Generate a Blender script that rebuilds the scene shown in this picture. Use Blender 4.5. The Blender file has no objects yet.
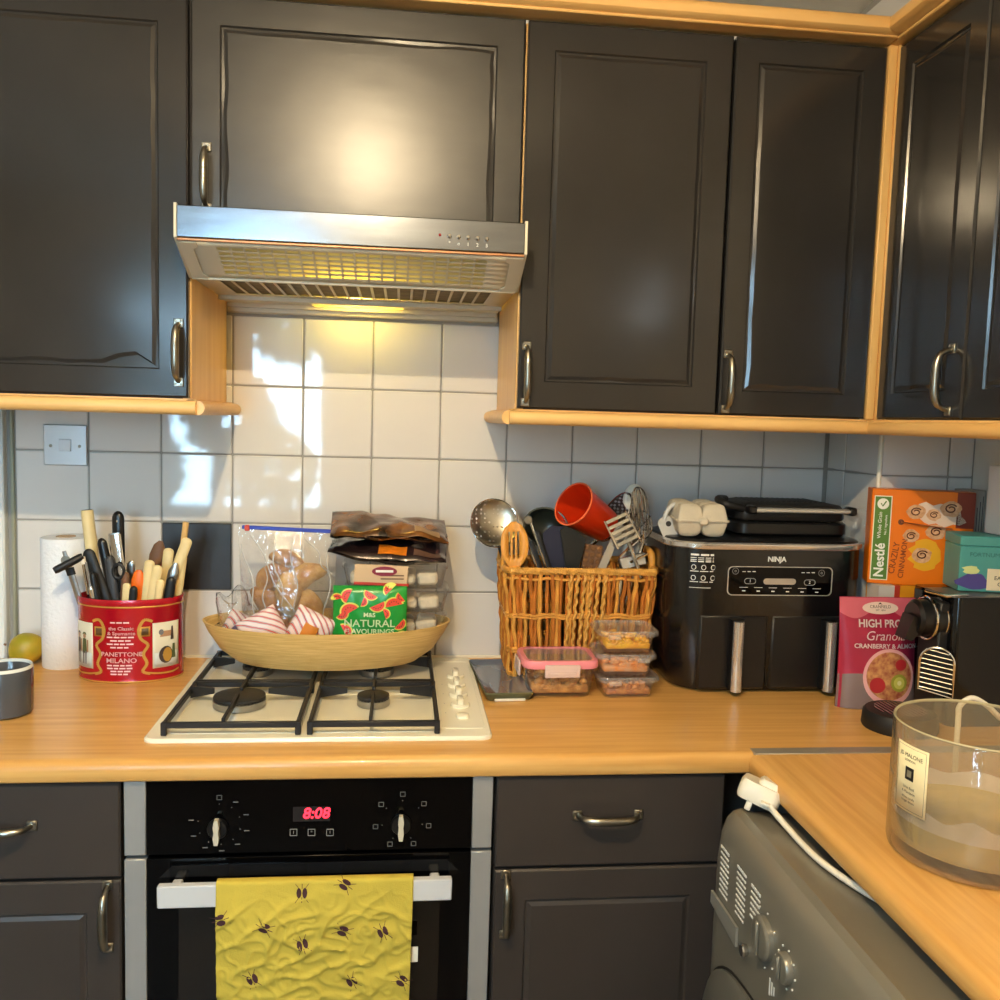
import bpy, bmesh, math, random
from math import pi, sin, cos, radians
from mathutils import Vector, Matrix, noise
random.seed(7)
scene = bpy.context.scene
COL = scene.collection
WT = 0.91            # worktop height; everything below is written relative to the worktop top, lifted at the end
V = Vector

# ------------------------------------------------------------------ camera
CAMP = V((0.37379, -2.06362, 0.55581)); FPX = 902.58
CR = V((0.99378137, -0.10744016, 0.02924383)); CU = V((-0.01940051, 0.09154527, 0.99561191)); CF = V((0.10964584, 0.98998792, -0.08889159))
cam = bpy.data.cameras.new('camera'); camo = bpy.data.objects.new('camera', cam); COL.objects.link(camo)
cam.sensor_width = 36; cam.lens = 36*FPX/1000; cam.clip_start = .02
mw = Matrix((CR, CU, -CF)).transposed().to_4x4(); mw.translation = CAMP; camo.matrix_world = mw
scene.camera = camo
def on(ax, val, x, y):
    d = (x-500)*CR-(y-500)*CU+FPX*CF
    return CAMP+d*((val-CAMP[ax])/d[ax])
def onY(y, px, py): return on(1, y, px, py)
# ------------------------------------------------------------------ world, lights, exposure
w = bpy.data.worlds.new('sky'); scene.world = w; w.use_nodes = True
w.node_tree.nodes['Background'].inputs[0].default_value = (.55, .75, 1, 1); w.node_tree.nodes['Background'].inputs[1].default_value = .6
def light(name, kind, loc, energy, col, **k):
    l = bpy.data.lights.new(name, kind); l.energy = energy; l.color = col
    for a, b in k.items(): setattr(l, a, b)
    o = bpy.data.objects.new(name, l); COL.objects.link(o); o.location = loc; return o
ceil_light = light('ceiling_bulb_light', 'POINT', (.25, -1.70, 1.36), 49, (1, .78, .48), shadow_soft_size=.012)
win_light = light('window_daylight', 'AREA', (-.95, -4.6, 1.0), 860, (.46, .74, 1), shape='RECTANGLE', size=3.4, size_y=2.6)
win_light.rotation_euler = (radians(90), 0, 0)
hood_light = light('hood_bulb_light', 'POINT', (.275, -.065, .816), 1.3, (1, .78, .16), shadow_soft_size=.012)
flap_fill = light('hood_flap_fill_light', 'POINT', (.275, -.265, .819), 2.0, (1, .78, .16), shadow_soft_size=.008)  # fill light added behind the flap to make its slots glow
vs = scene.view_settings
vs.view_transform = 'Standard'; vs.look = 'None'; vs.gamma = 1; vs.exposure = .66
try: vs.use_curve_mapping = False
except Exception: pass
cy = scene.cycles
cy.use_denoising = True; cy.max_bounces = 8; cy.diffuse_bounces = 4; cy.transparent_max_bounces = 24; cy.transmission_bounces = 8
cy.caustics_reflective = False; cy.caustics_refractive = False; cy.sample_clamp_indirect = 6

# ------------------------------------------------------------------ materials
def lin(c):
    c = c/255.0
    return c/12.92 if c <= .04045 else ((c+.055)/1.055)**2.4
def rgb(r, g, b): return (lin(r), lin(g), lin(b), 1)
MATS = {}
def mat(name, col, rough=.5, metal=0, var=0, vscale=8, stretch=(1,1,1), bump=0, bscale=60, coat=0, alpha=1, trans=0, ior=1.45, emit=0, col2=None, sheen=0, bstretch=None, spec=.5):
    if name in MATS: return MATS[name]
    m = bpy.data.materials.new(name); m.use_nodes = True; nt = m.node_tree; n = nt.nodes; L = nt.links
    p = n['Principled BSDF']; col = rgb(*col) if max(col) > 1 else tuple(col)+(1,)
    p.inputs['Roughness'].default_value = rough; p.inputs['Metallic'].default_value = metal; p.inputs['IOR'].default_value = ior
    p.inputs['Coat Weight'].default_value = coat; p.inputs['Coat Roughness'].default_value = .08; p.inputs['Specular IOR Level'].default_value = spec
    p.inputs['Alpha'].default_value = alpha; p.inputs['Transmission Weight'].default_value = trans
    if sheen: p.inputs['Sheen Weight'].default_value = sheen
    p.inputs['Base Color'].default_value = col
    tc = n.new('ShaderNodeTexCoord')
    if var or col2:
        mp = n.new('ShaderNodeMapping'); mp.inputs['Scale'].default_value = stretch; L.new(tc.outputs['Object'], mp.inputs['Vector'])
        t = n.new('ShaderNodeTexNoise'); t.inputs['Scale'].default_value = vscale; t.inputs['Detail'].default_value = 5; L.new(mp.outputs[0], t.inputs['Vector'])
        r = n.new('ShaderNodeValToRGB'); L.new(t.outputs['Fac'], r.inputs['Fac'])
        c2 = rgb(*col2) if col2 else tuple(min(1, c*(1+var)) for c in col[:3])+(1,)
        c1 = col if col2 else tuple(c*(1-var) for c in col[:3])+(1,)
        r.color_ramp.elements[0].color = c1; r.color_ramp.elements[1].color = c2
        r.color_ramp.elements[0].position = .35; r.color_ramp.elements[1].position = .68
        L.new(r.outputs[0], p.inputs['Base Color'])
    if bump:
        t2 = n.new('ShaderNodeTexNoise'); t2.inputs['Scale'].default_value = bscale; t2.inputs['Detail'].default_value = 3
        if bstretch:
            mp2 = n.new('ShaderNodeMapping'); mp2.inputs['Scale'].default_value = bstretch; L.new(tc.outputs['Object'], mp2.inputs['Vector']); L.new(mp2.outputs[0], t2.inputs['Vector'])
        else: L.new(tc.outputs['Object'], t2.inputs['Vector'])
        b = n.new('ShaderNodeBump'); b.inputs['Strength'].default_value = bump; b.inputs['Distance'].default_value = .004
        L.new(t2.outputs['Fac'], b.inputs['Height']); L.new(b.outputs[0], p.inputs['Normal'])
    if emit:
        p.inputs['Emission Color'].default_value = col; p.inputs['Emission Strength'].default_value = emit
    MATS[name] = m; return m
TILE = mat('white_glazed_tile', (216, 212, 206), .045, var=.03, vscale=3, bump=.05, bscale=9)
TILED = mat('charcoal_tile', (40, 38, 38), .35, var=.25, vscale=14)
GROUT = mat('grey_grout', (150, 146, 138), .9)
PAINT = mat('cream_wall_paint', (222, 216, 204), .8)
WHITEP = mat('white_gloss_paint', (225, 228, 224), .3)
DOORP = mat('charcoal_gloss_paint', (41, 39, 37), .15, var=.10, vscale=5, bump=.025, bscale=22)
DOORB = mat('charcoal_satin_paint', (56, 50, 46), .36, var=.08, vscale=5, bump=.06, bscale=18)
DOORH = mat('charcoal_wiped_paint', (42, 40, 37), .30, var=.14, vscale=7, stretch=(1, 3, 6), bump=.13, bscale=20, bstretch=(.6, 1, 5))
CARC = mat('dark_carcass', (30, 29, 29), .6)
BEECH = mat('beech_veneer', (212, 164, 96), .38, col2=(224, 182, 116), vscale=2.5, stretch=(1.2, 12, 12), bump=.03, bscale=30, bstretch=(2, 40, 40))
BEECHV = mat('beech_veneer_upright', (212, 164, 96), .38, col2=(226, 184, 116), vscale=2.5, stretch=(14, 14, 1.2))
BEECHY = mat('beech_veneer_deep', (212, 164, 96), .38, col2=(226, 184, 116), vscale=2.5, stretch=(14, 1.2, 14))
WTOP = mat('beech_worktop', (204, 150, 78), .33, col2=(221, 173, 101), vscale=3, stretch=(1, 22, 22), bump=.02, bscale=40, coat=.12)
WTOP2 = mat('beech_worktop_turned', (204, 150, 78), .33, col2=(221, 173, 101), vscale=3, stretch=(22, 1, 22), bump=.02, bscale=40, coat=.12)
STEEL = mat('brushed_steel', (122, 126, 132), .2, 1, var=.12, vscale=6, stretch=(1, 8, 8), bump=.03, bscale=30)
STEELV = mat('brushed_steel_upright', (176, 176, 174), .3, 1, var=.08, vscale=6, bump=.05, bscale=24)
CHROME = mat('chrome', (215, 215, 215), .09, 1)
PEWTER = mat('pewter', (150, 145, 132), .3, 1, var=.15, vscale=40)
CREAMM = mat('hood_cream_metal', (200, 190, 165), .42, var=.05, vscale=12)
FILT = mat('filter_fleece', (120, 108, 82), .8, var=.2, vscale=60)
ENAM = mat('cream_enamel', (236, 230, 206), .2, coat=.3)
IRON = mat('black_cast_iron', (26, 26, 27), .5, bump=.1, bscale=150)
BLACKG = mat('black_glass', (4, 4, 5), .06, spec=.2)
BLACKP = mat('black_plastic', (17, 17, 18), .3)
BLACKM = mat('matt_black_plastic', (22, 22, 22), .5)
WHITEPL = mat('white_plastic', (232, 226, 208), .35)
WPRINT = mat('white_print', (225, 225, 220), .5)
GPRINT = mat('grey_print', (150, 150, 148), .5)
KPRINT = mat('black_print', (28, 26, 26), .5)
CREAMH = mat('cream_handle', (226, 204, 148), .42, var=.06, vscale=30)
WOODL = mat('pale_wood', (222, 178, 108), .5, var=.1, vscale=20, stretch=(10, 10, 1))
WOODB = mat('bamboo', (216, 150, 62), .42, var=.1, vscale=16, stretch=(8, 8, 1))
WOODD = mat('brown_wood', (112, 78, 52), .55, var=.15, vscale=30)
def clearmat(name, tint, gloss, diff, rough=.08, bump=0, bscale=40, dcol=(235, 235, 230)):
    m = bpy.data.materials.new(name); m.use_nodes = True; n = m.node_tree.nodes; L = m.node_tree.links; n.remove(n['Principled BSDF'])
    tr = n.new('ShaderNodeBsdfTransparent'); tr.inputs[0].default_value = rgb(*tint); df = n.new('ShaderNodeBsdfDiffuse'); df.inputs[0].default_value = rgb(*dcol)
    gl = n.new('ShaderNodeBsdfGlossy'); gl.inputs['Roughness'].default_value = rough; m1 = n.new('ShaderNodeMixShader'); m1.inputs[0].default_value = diff
    L.new(tr.outputs[0], m1.inputs[1]); L.new(df.outputs[0], m1.inputs[2]); fz = n.new('ShaderNodeLayerWeight'); fz.inputs[0].default_value = .5; pw = n.new('ShaderNodeMath'); pw.operation = 'POWER'; pw.inputs[1].default_value = 3; L.new(fz.outputs['Facing'], pw.inputs[0]); ad = n.new('ShaderNodeMath'); ad.inputs[1].default_value = .045; L.new(pw.outputs[0], ad.inputs[0])
    mu = n.new('ShaderNodeMath'); mu.operation = 'MULTIPLY'; mu.use_clamp = True; mu.inputs[1].default_value = gloss*.7; L.new(ad.outputs[0], mu.inputs[0])
    m2 = n.new('ShaderNodeMixShader'); L.new(mu.outputs[0], m2.inputs[0]); L.new(m1.outputs[0], m2.inputs[1]); L.new(gl.outputs[0], m2.inputs[2]); L.new(m2.outputs[0], n['Material Output'].inputs[0])
    if bump:
        tc = n.new('ShaderNodeTexCoord'); t2 = n.new('ShaderNodeTexNoise'); t2.inputs['Scale'].default_value = bscale; L.new(tc.outputs['Object'], t2.inputs['Vector'])
        b = n.new('ShaderNodeBump'); b.inputs['Strength'].default_value = bump; b.inputs['Distance'].default_value = .01; L.new(t2.outputs['Fac'], b.inputs['Height']); L.new(b.outputs[0], gl.inputs['Normal']); L.new(b.outputs[0], fz.inputs['Normal'])
    return m
CLEAR = clearmat('clear_film', (255, 255, 255), 2.6, .06, .10, .9, 34)
CLEARP = clearmat('clear_plastic', (255, 255, 255), 1.5, .06, .08, .25, 40)
CLEARL = clearmat('translucent_lid', (255, 255, 254), 1.2, .16, .2)
GLASS = clearmat('clear_glass', (254, 255, 254), 1.5, .03, .03)
REFLG = clearmat('reflection_tinted_glass', (251, 247, 238), 1.4, .17, .03, dcol=(196, 184, 160))  # brownish tint and veil stand in for reflections in the jar

# ------------------------------------------------------------------ mesh builder
class MB:
    def __init__(s): s.v = []; s.f = []
    def add(s, vs_, fs, M=None):
        o = len(s.v)
        for p in vs_: s.v.append(M @ V(p) if M else V(p))
        s.f += [tuple(i+o for i in q) for q in fs]; return s
    def box(s, a, b, bev=0, M=None):
        x0, x1 = sorted((a[0], b[0])); y0, y1 = sorted((a[1], b[1])); z0, z1 = sorted((a[2], b[2]))
        if bev <= 0:
            vs_ = [(x, y, z) for x in (x0, x1) for y in (y0, y1) for z in (z0, z1)]
            return s.add(vs_, [(0,1,3,2),(4,6,7,5),(0,4,5,1),(2,3,7,6),(0,2,6,4),(1,5,7,3)], M)
        e = min(bev, (x1-x0)*.49, (y1-y0)*.49, (z1-z0)*.49); vs_ = []; ix = {}
        lo = (x0, y0, z0); hi = (x1, y1, z1)
        for sx in (0,1):
            for sy in (0,1):
                for sz in (0,1):
                    sg = (sx, sy, sz)
                    for ax in range(3):
                        q = []
                        for k in range(3):
                            c = hi[k] if sg[k] else lo[k]
                            if k != ax: c += -e if sg[k] else e
                            q.append(c)
                        ix[(sx, sy, sz, ax)] = len(vs_); vs_.append(q)
        fs = []
        for ax in range(3):
            o1, o2 = [k for k in range(3) if k != ax]
            for sd in (0,1):
                q = []
                for a1, a2 in ((0,0),(1,0),(1,1),(0,1)):
                    sg = [0,0,0]; sg[ax] = sd; sg[o1] = a1; sg[o2] = a2; q.append(ix[tuple(sg)+(ax,)])
                fs.append(q)
            for a1 in (0,1):
                for a2 in (0,1):
                    sg0 = [0,0,0]; sg0[o1] = a1; sg0[o2] = a2; sg1 = list(sg0); sg1[ax] = 1
                    fs.append((ix[tuple(sg0)+(o1,)], ix[tuple(sg1)+(o1,)], ix[tuple(sg1)+(o2,)], ix[tuple(sg0)+(o2,)]))
        for sx in (0,1):
            for sy in (0,1):
                for sz in (0,1): fs.append([ix[(sx, sy, sz, a_)] for a_ in range(3)])
        return s.add(vs_, fs, M)
    def loft(s, rings, cap0=True, cap1=True, closed=True, M=None):
        n = len(rings[0]); vs_ = [p for r in rings for p in r]; fs = []
        for i in range(len(rings)-1):
            for j in range(n if closed else n-1):
                k = (j+1) % n
                fs.append((i*n+j, i*n+k, (i+1)*n+k, (i+1)*n+j))
        if cap0: fs.append(tuple(range(n)))
        if cap1: fs.append(tuple(range((len(rings)-1)*n, len(rings)*n)))
        return s.add(vs_, fs, M)
    def lathe(s, prof, n=32, M=None, sy=1, cap0=True, cap1=True):
        rings = [[(r*cos(2*pi*i/n), sy*r*sin(2*pi*i/n), z) for i in range(n)] for r, z in prof]
        return s.loft(rings, cap0, cap1, True, M)
    def prism(s, pts, z0, z1, M=None, bev=0):
        n = len(pts)
        if bev:
            cx = sum(p[0] for p in pts)/n; cy_ = sum(p[1] for p in pts)/n
            def ins(e):
                o = []
                for x, y in pts:
                    d = math.hypot(x-cx, y-cy_) or 1; o.append((cx+(x-cx)*(1-e/d), cy_+(y-cy_)*(1-e/d)))
                return o
            i_ = ins(bev)
            return s.loft([[(x, y, z0) for x, y in i_], [(x, y, z0+bev) for x, y in pts], [(x, y, z1-bev) for x, y in pts], [(x, y, z1) for x, y in i_]], M=M)
        return s.loft([[(x, y, z0) for x, y in pts], [(x, y, z1) for x, y in pts]], M=M)
    def tube(s, path, r, n=8, closed=False, M=None, cap=True, flat=None):
        path = [V(p) for p in path]; m = len(path); rs = r if isinstance(r, (list, tuple)) else [r]*m
        tang = []
        for i in range(m):
            a = path[(i-1) % m] if closed or i else path[0]; b = path[(i+1) % m] if closed or i < m-1 else path[-1]
            tang.append((b-a).normalized())
        t0 = tang[0]; up = V((0,0,1)) if abs(t0.z) < .9 else V((0,1,0)); nrm = (up-t0*up.dot(t0)).normalized(); rings = []
        for i in range(m):
            t = tang[i]; nrm = (nrm-t*nrm.dot(t)); nrm = nrm.normalized() if nrm.length > 1e-6 else t.orthogonal().normalized(); bi = t.cross(nrm)
            fl = flat or 1
            rings.append([path[i]+(nrm*cos(2*pi*k/n)*fl+bi*sin(2*pi*k/n))*rs[i] for k in range(n)])
        if closed: rings.append(rings[0]); cap = False
        return s.loft(rings, cap, cap, True, M)
    def ell(s, c, r, n=16, m=10, M=None, f=None):
        rings = []
        for i in range(m+1):
            a = -pi/2+pi*i/m; q = []
            for j in range(n):
                b = 2*pi*j/n; p = V((c[0]+r[0]*max(cos(a), .01)*cos(b), c[1]+r[1]*max(cos(a), .01)*sin(b), c[2]+r[2]*sin(a)))
                q.append(f(p) if f else p)
            rings.append(q)
        return s.loft(rings, M=M)
    def grid(s, fn, nu, nv, M=None):
        vs_ = [fn(i/nu, j/nv) for j in range(nv+1) for i in range(nu+1)]
        fs = [(j*(nu+1)+i, j*(nu+1)+i+1, (j+1)*(nu+1)+i+1, (j+1)*(nu+1)+i) for j in range(nv) for i in range(nu)]
        return s.add(vs_, fs, M)
    def mesh(s, name, m, angle=38):
        me = bpy.data.meshes.new(name); me.from_pydata([tuple(p) for p in s.v], [], s.f)
        bm = bmesh.new(); bm.from_mesh(me); bmesh.ops.recalc_face_normals(bm, faces=bm.faces); bm.to_mesh(me); bm.free()
        me.materials.append(m)
        for p in me.polygons: p.use_smooth = True
        me.set_sharp_from_angle(angle=radians(angle)); return me
    def build(s, name, m, parent=None, angle=38, loc=None, solid=0, label=None):
        o = bpy.data.objects.new(name, s.mesh(name, m, angle)); COL.objects.link(o)
        if parent: o.parent = parent
        if loc: o.location = loc
        if solid:
            md = o.modifiers.new('thickness', 'SOLIDIFY'); md.thickness = solid; md.offset = 0
        if label: o['label'] = label
        return o
def tag(o, label=None, cat=None, group=None, kind=None):
    if label: o['label'] = label
    if cat: o['category'] = cat
    if group: o['group'] = group
    if kind: o['kind'] = kind
    return o
def thing(name, label, cat, loc=(0,0,0), rz=0, group=None, rot=None):
    o = bpy.data.objects.new(name, None); COL.objects.link(o); o.location = loc; o.rotation_euler = rot or (0, 0, rz); o.empty_display_size = .05
    return tag(o, label, cat, group)
def inst(name, me, parent, loc=(0,0,0), rot=(0,0,0), scale=None):
    o = bpy.data.objects.new(name, me); COL.objects.link(o); o.parent = parent; o.location = loc; o.rotation_euler = rot
    if scale: o.scale = scale
    return o
def fr(o, x=(1,0,0), y=(0,0,1)):                       # frame: local x/y on a surface, z out of it
    x = V(x).normalized(); y = V(y); y = (y-x*y.dot(x)).normalized(); z = x.cross(y)
    m = Matrix((x, y, z)).transposed().to_4x4(); m.translation = V(o); return m
def txt(body, size, M, m, parent, name='lettering', align='CENTER', sx=1, shear=0, warp=None, th=.0003, sp=1, bold=0):
    cu = bpy.data.curves.new('text', 'FONT'); cu.body = body; cu.size = size; cu.align_x = align; cu.align_y = 'CENTER'; cu.extrude = th; cu.shear = shear; cu.resolution_u = 3; cu.space_character = sp; cu.offset = bold
    ob = bpy.data.objects.new('text', cu); me = bpy.data.meshes.new_from_object(ob); bpy.data.objects.remove(ob)
    me.materials.clear(); me.materials.append(m)
    for v in me.vertices:
        p = V((v.co.x*sx, v.co.y, v.co.z)); v.co = warp(p) if warp else M @ p
    o = bpy.data.objects.new(name, me); COL.objects.link(o); o.parent = parent; return o
def rr(w_, d, r, n=5, cx=0, cy_=0):                     # rounded rectangle outline
    r = min(r, w_/2-1e-4, d/2-1e-4); o = []
    for k, (sx, sy) in enumerate(((1,1),(-1,1),(-1,-1),(1,-1))):
        for i in range(n+1):
            a = k*pi/2+i*pi/2/n; o.append((cx+sx*(w_/2-r)+r*cos(a), cy_+sy*(d/2-r)+r*sin(a)))
    return o
def arc(c, r, a0, a1, n, z=0): return [(c[0]+r*cos(a0+(a1-a0)*i/n), c[1]+r*sin(a0+(a1-a0)*i/n), z) for i in range(n+1)]
def bez(p0, p1, p2, p3, n=12):
    p0, p1, p2, p3 = map(V, (p0, p1, p2, p3))
    return [p0*(1-t)**3+p1*3*t*(1-t)**2+p2*3*t*t*(1-t)+p3*t**3 for t in [i/n for i in range(n+1)]]
def spline(pts, n=8):
    pts = [V(p) for p in pts]; out = []
    for i in range(len(pts)-1):
        a = pts[max(i-1, 0)]; b = pts[i]; c = pts[i+1]; d = pts[min(i+2, len(pts)-1)]
        for k in range(n):
            t = k/n; out.append(.5*((2*b)+(c-a)*t+(2*a-5*b+4*c-d)*t*t+(3*b-a-3*c+d)*t**3))
    out.append(pts[-1]); return out
def struct(o): o['kind'] = 'structure'; return o
# ------------------------------------------------------------------ the room
T = .1535; TG = .0028
floor = struct(MB().box((-2.3, -3.4, -.96), (1.8, .2, -.91)).build('floor', mat('floor_vinyl', (120, 112, 102), .5)))
ceiling = struct(MB().box((-2.3, -3.4, 1.50), (1.8, .2, 1.56)).build('ceiling', PAINT))
wall_back = struct(MB().box((-2.3, .002, -.91), (1.8, .14, 1.5)).build('wall_back', GROUT))
wall_right = struct(MB().box((1.602, -3.4, -.91), (1.75, .002, 1.5)).build('wall_right', PAINT))
wall_left = struct(MB().box((-2.3, -3.4, -.91), (-2.2, .002, 1.5)).build('wall_left', PAINT))
wall_corner = struct(MB().box((1.390, -.238, -.02), (1.602, .002, 1.5)).build('wall_corner', GROUT))
# rear wall (behind the camera) with the window opening
WX0, WX1, WZ0, WZ1 = -.98, -.04, -.03, 1.40
mb = MB(); y0, y1 = -3.30, -3.20
mb.box((-2.3, y0, -.91), (WX0, y1, 1.5)).box((WX1, y0, -.91), (1.75, y1, 1.5)).box((WX0, y0, -.91), (WX1, y1, WZ0)).box((WX0, y0, WZ1), (WX1, y1, 1.5))
wall_rear = struct(mb.build('wall_rear', PAINT))
win = struct(thing('window_1', None, None, (0, -3.2, 0)))
mb = MB()
for x in (WX0, WX1-.05): mb.box((x, -.06, WZ0), (x+.05, 0, WZ1), .005)
for z in (WZ0, WZ1-.05): mb.box((WX0, -.06, z), (WX1, 0, z+.05), .005)
mb.box((-.54, -.055, WZ0), (-.48, -.005, WZ1), .005)
mb.box((WX0, -.055, .92), (WX1, -.005, .96), .005)
mb.build('window_frame', WHITEP, win)
MB().box((WX0+.04, -.032, WZ0+.04), (WX1-.04, -.028, WZ1-.04)).build('pane', GLASS, win)
# garden tree outside the window, seen only in reflections
tree = thing('garden_tree', 'leafy green tree outside the window behind the camera', 'tree', (-.85, -4.05, -.91))
MB().tube([(0, 0, -.6), (.03, 0, 1.2), (-.05, .02, 2.0)], [.07, .05, .03], 8).build('trunk', WOODD, tree)
rdt = random.Random(5); mb = MB()
for cx_, cz_, rr_ in ((-.45, 1.75, .32), (.1, 1.45, .30), (.5, 2.05, .26), (-.1, 2.25, .24), (-.9, 2.1, .28), (.35, 1.1, .3), (-.5, 1.1, .3)):
    for k in range(230):
        a = rdt.uniform(0, 2*pi); r = rr_*rdt.random()**.4; p = V((cx_+r*cos(a), rdt.uniform(-.12, .12), cz_+r*sin(a)*.9)); s_ = rdt.uniform(.025, .06)
        mb.grid(lambda u, v: V(((u-.5)*s_*2, (u-.5)*(v-.5)*.02, (v-.5)*s_)), 1, 1, M=Matrix.Translation(p) @ Matrix.Rotation(rdt.uniform(0, 6), 4, 'Y') @ Matrix.Rotation(rdt.uniform(-.7, .7), 4, 'X'))
tag(mb.build('foliage', mat('leaf_green_outdoor', (60, 92, 40), .5), tree), kind='stuff')
# tiles, one object each
tile_me = MB().box((TG/2, 0, TG/2), (T-TG/2, .008, T-TG/2), .0022).mesh('tile', TILE)
dark_me = MB().box((TG/2, 0, TG/2), (T-TG/2, .008, T-TG/2), .0022).mesh('tile', TILED)
def cut_tile(x0, x1, z0, z1, parent, face='y', at=0):
    if face == 'y': mb = MB().box((x0+TG/2, at, z0+TG/2), (x1-TG/2, at+.008, z1-TG/2), .0022)
    else: mb = MB().box((at, x0+TG/2, z0+TG/2), (at+.008, x1-TG/2, z1-TG/2), .0022)
    return mb.build('tile', TILE, parent)
for i in range(-3, 9):
    for j in range(0, 5):
        if j == 4 and not -1 <= i <= 3: continue
        o = inst('tile', dark_me if (i, j) == (-1, 1) else tile_me, wall_back, (i*T, (0 if (i, j) != (-1, 1) else -.0008)+random.uniform(-.0003, .0003), j*T))
        if (i, j) == (-1, 1): o['label'] = 'charcoal tile'
    if i >= 1: cut_tile(i*T, (i+1)*T, 9*T-.07, 1.487, wall_back)
for j in range(4):
    cut_tile(-.0855, 0, j*T, (j+1)*T, wall_corner, 'x', 1.388)
    cut_tile(-.24, -.0865, j*T, (j+1)*T, wall_corner, 'x', 1.388)
    cut_tile(1.391, 1.391+T, j*T, (j+1)*T, wall_corner, 'y', -.24)
    cut_tile(1.391+T, 1.601, j*T, (j+1)*T, wall_corner, 'y', -.24)
cut_tile(-.24, 0, 9*T-.07, 1.487, wall_corner, 'x', 1.388); cut_tile(1.391, 1.601, 9*T-.07, 1.487, wall_corner, 'y', -.24)
struct(MB().box((1.382, -.246, 0), (1.391, -.236, .60), .003).build('trim_1', WHITEPL))
struct(MB().box((-.469, -.006, 0), (-.4615, .006, .62), .002).build('trim_2', mat('grey_green_trim', (150, 150, 128), .5)))
mb = MB().box((-.60, -.02, 0), (-.478, .01, .62), .004)
struct(mb.build('trim_3', WHITEP))
# strip of cream panel between hood and tiles, silicone bead
struct(MB().box((-.012, -.012, .772), (.585, .004, .80), .003).build('trim_4', CREAMM))
struct(MB().tube([(-.46, -.003, .002), (1.385, -.003, .002)], .004, 6).build('trim_5', WHITEPL))

# ------------------------------------------------------------------ handles and doors
def handle_mesh():
    L = .122; mb = MB()
    for s in (-1, 1):
        mb.box((-.0085, s*(L/2-.008)-.008, 0), (.0085, s*(L/2-.008)+.008, .0035), .0012)
        for sx in (-1, 1): mb.ell((sx*.005, s*(L/2-.004), .0036), (.0022, .0022, .0012), 8, 4)
    path = [(0, -L/2+.010, .002), (0, -L/2+.013, .012), (0, -L/2+.020, .022), (0, -L/2+.032, .0265), (0, -.015, .0285), (0, .015, .0285), (0, L/2-.032, .0265), (0, L/2-.020, .022), (0, L/2-.013, .012), (0, L/2-.010, .002)]
    sp = spline(path, 4); m = len(sp)
    r = [.0046+.0026*max(0, sin(pi*min(1, max(0, (i/(m-1)-.16)/.68))))**.6 for i in range(m)]
    mb.tube(sp, r, 10)
    return mb.mesh('handle', PEWTER)
HANDLE = handle_mesh()
def put_handle(parent, M):
    o = bpy.data.objects.new('handle', HANDLE); COL.objects.link(o); o.parent = parent; o.matrix_local = M; o['label'] = 'pewter bow handle'; return o
def door(w_, h, M, parent, m, border=.05, wav=0, name='door', plain=False, seed=0, arch=0):
    # local x right, y up, z out; origin at lower-left of the back face; moulded field with a soft groove round it
    NS = 14; th = .019; mb = MB()
    def ring(e, z, amp=0, low=0):
        o = []
        cs = [(e, e), (w_-e, e), (w_-e, h-e), (e, h-e)]
        for k in range(4):
            a = cs[k]; b = cs[(k+1) % 4]
            for i in range(NS):
                t = i/NS; x = a[0]+(b[0]-a[0])*t; y = a[1]+(b[1]-a[1])*t
                zz = z
                if amp:
                    q = noise.noise(V((x*14+seed*3.1, y*14, seed*7.7)))*amp; zz += q*.35
                    if k == 0: y += abs(q)*2.2*min(1, t*8, (1-t)*8)+arch*.020*math.exp(-((t-.90)/.07)**2)
                    elif k == 1: x -= abs(q)*1.2
                    elif k == 2: y -= abs(q)*1.2
                    else: x += abs(q)*1.2
                o.append((x, y, zz))
        return o
    if plain:
        mb.loft([ring(0, 0), ring(0, th-.003), ring(.003, th)])
    else:
        b = border
        mb.loft([ring(0, 0), ring(0, th-.003), ring(.003, th), ring(b, th), ring(b+.0025, th-.0035), ring(b+.0055, th-.0035, wav), ring(b+.012, th-.0008, wav)])
    o = mb.build(name, m, parent, 12); o.matrix_local = M
    return o

# ------------------------------------------------------------------ wall cabinets
YD = -.341      # back of the doors (front at -.36)
ZB, ZT = .577, 1.285
def wall_cab(x0, x1, z0, label, wav=0, seed=0, arch=0, side=None, border=.05, hx=None, hz=(.582, .703), m=None):
    t = thing('wall_cabinet', label, 'cabinet', (x0, 0, z0))
    W = x1-x0; H = ZT-z0
    MB().box((.001, YD+.002, 0), (W-.001, -.010, H)).build('carcass', CARC, t)
    for s in side or ():
        xx = (-.0005, .0155) if s == 'l' else (W-.0155, W+.0005)
        MB().box((xx[0], YD, -.001), (xx[1], -.009, H if s == 'l' else .835-z0), .001).build('side_panel', BEECHV, t, label='beech end panel')
    d = door(W-.004, H-.003, fr((.002, YD, .0015)), t, m or DOORP, wav=wav, seed=seed, arch=arch, border=border)
    if hx is not None: put_handle(d, Matrix.Translation((hx-x0-.002, (hz[0]+hz[1])/2-z0-.0015, .019)))
    return t
wall_cab(-.560, -.012, ZB, 'tall charcoal wall cabinet at the far left, above the light switch', wav=.004, seed=1, arch=1, side='r', hx=-.030, hz=(.598, .720))
wall_cab(-.0105, .5865, .835, 'short wide charcoal wall cabinet directly above the extractor hood', wav=.007, seed=2, hx=.0190, hz=(.909, 1.031), m=DOORH)
wall_cab(.588, .9805, ZB, 'wide charcoal wall cabinet right of the hood, above the wicker basket', wav=.003, seed=3, side='l', hx=.6045, hz=(.582, .703))
wall_cab(.982, 1.284, ZB, 'narrow charcoal wall cabinet above the air fryer, beside the beech post', wav=.003, seed=4, hx=.9965, hz=(.581, .702), border=.045)
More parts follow.
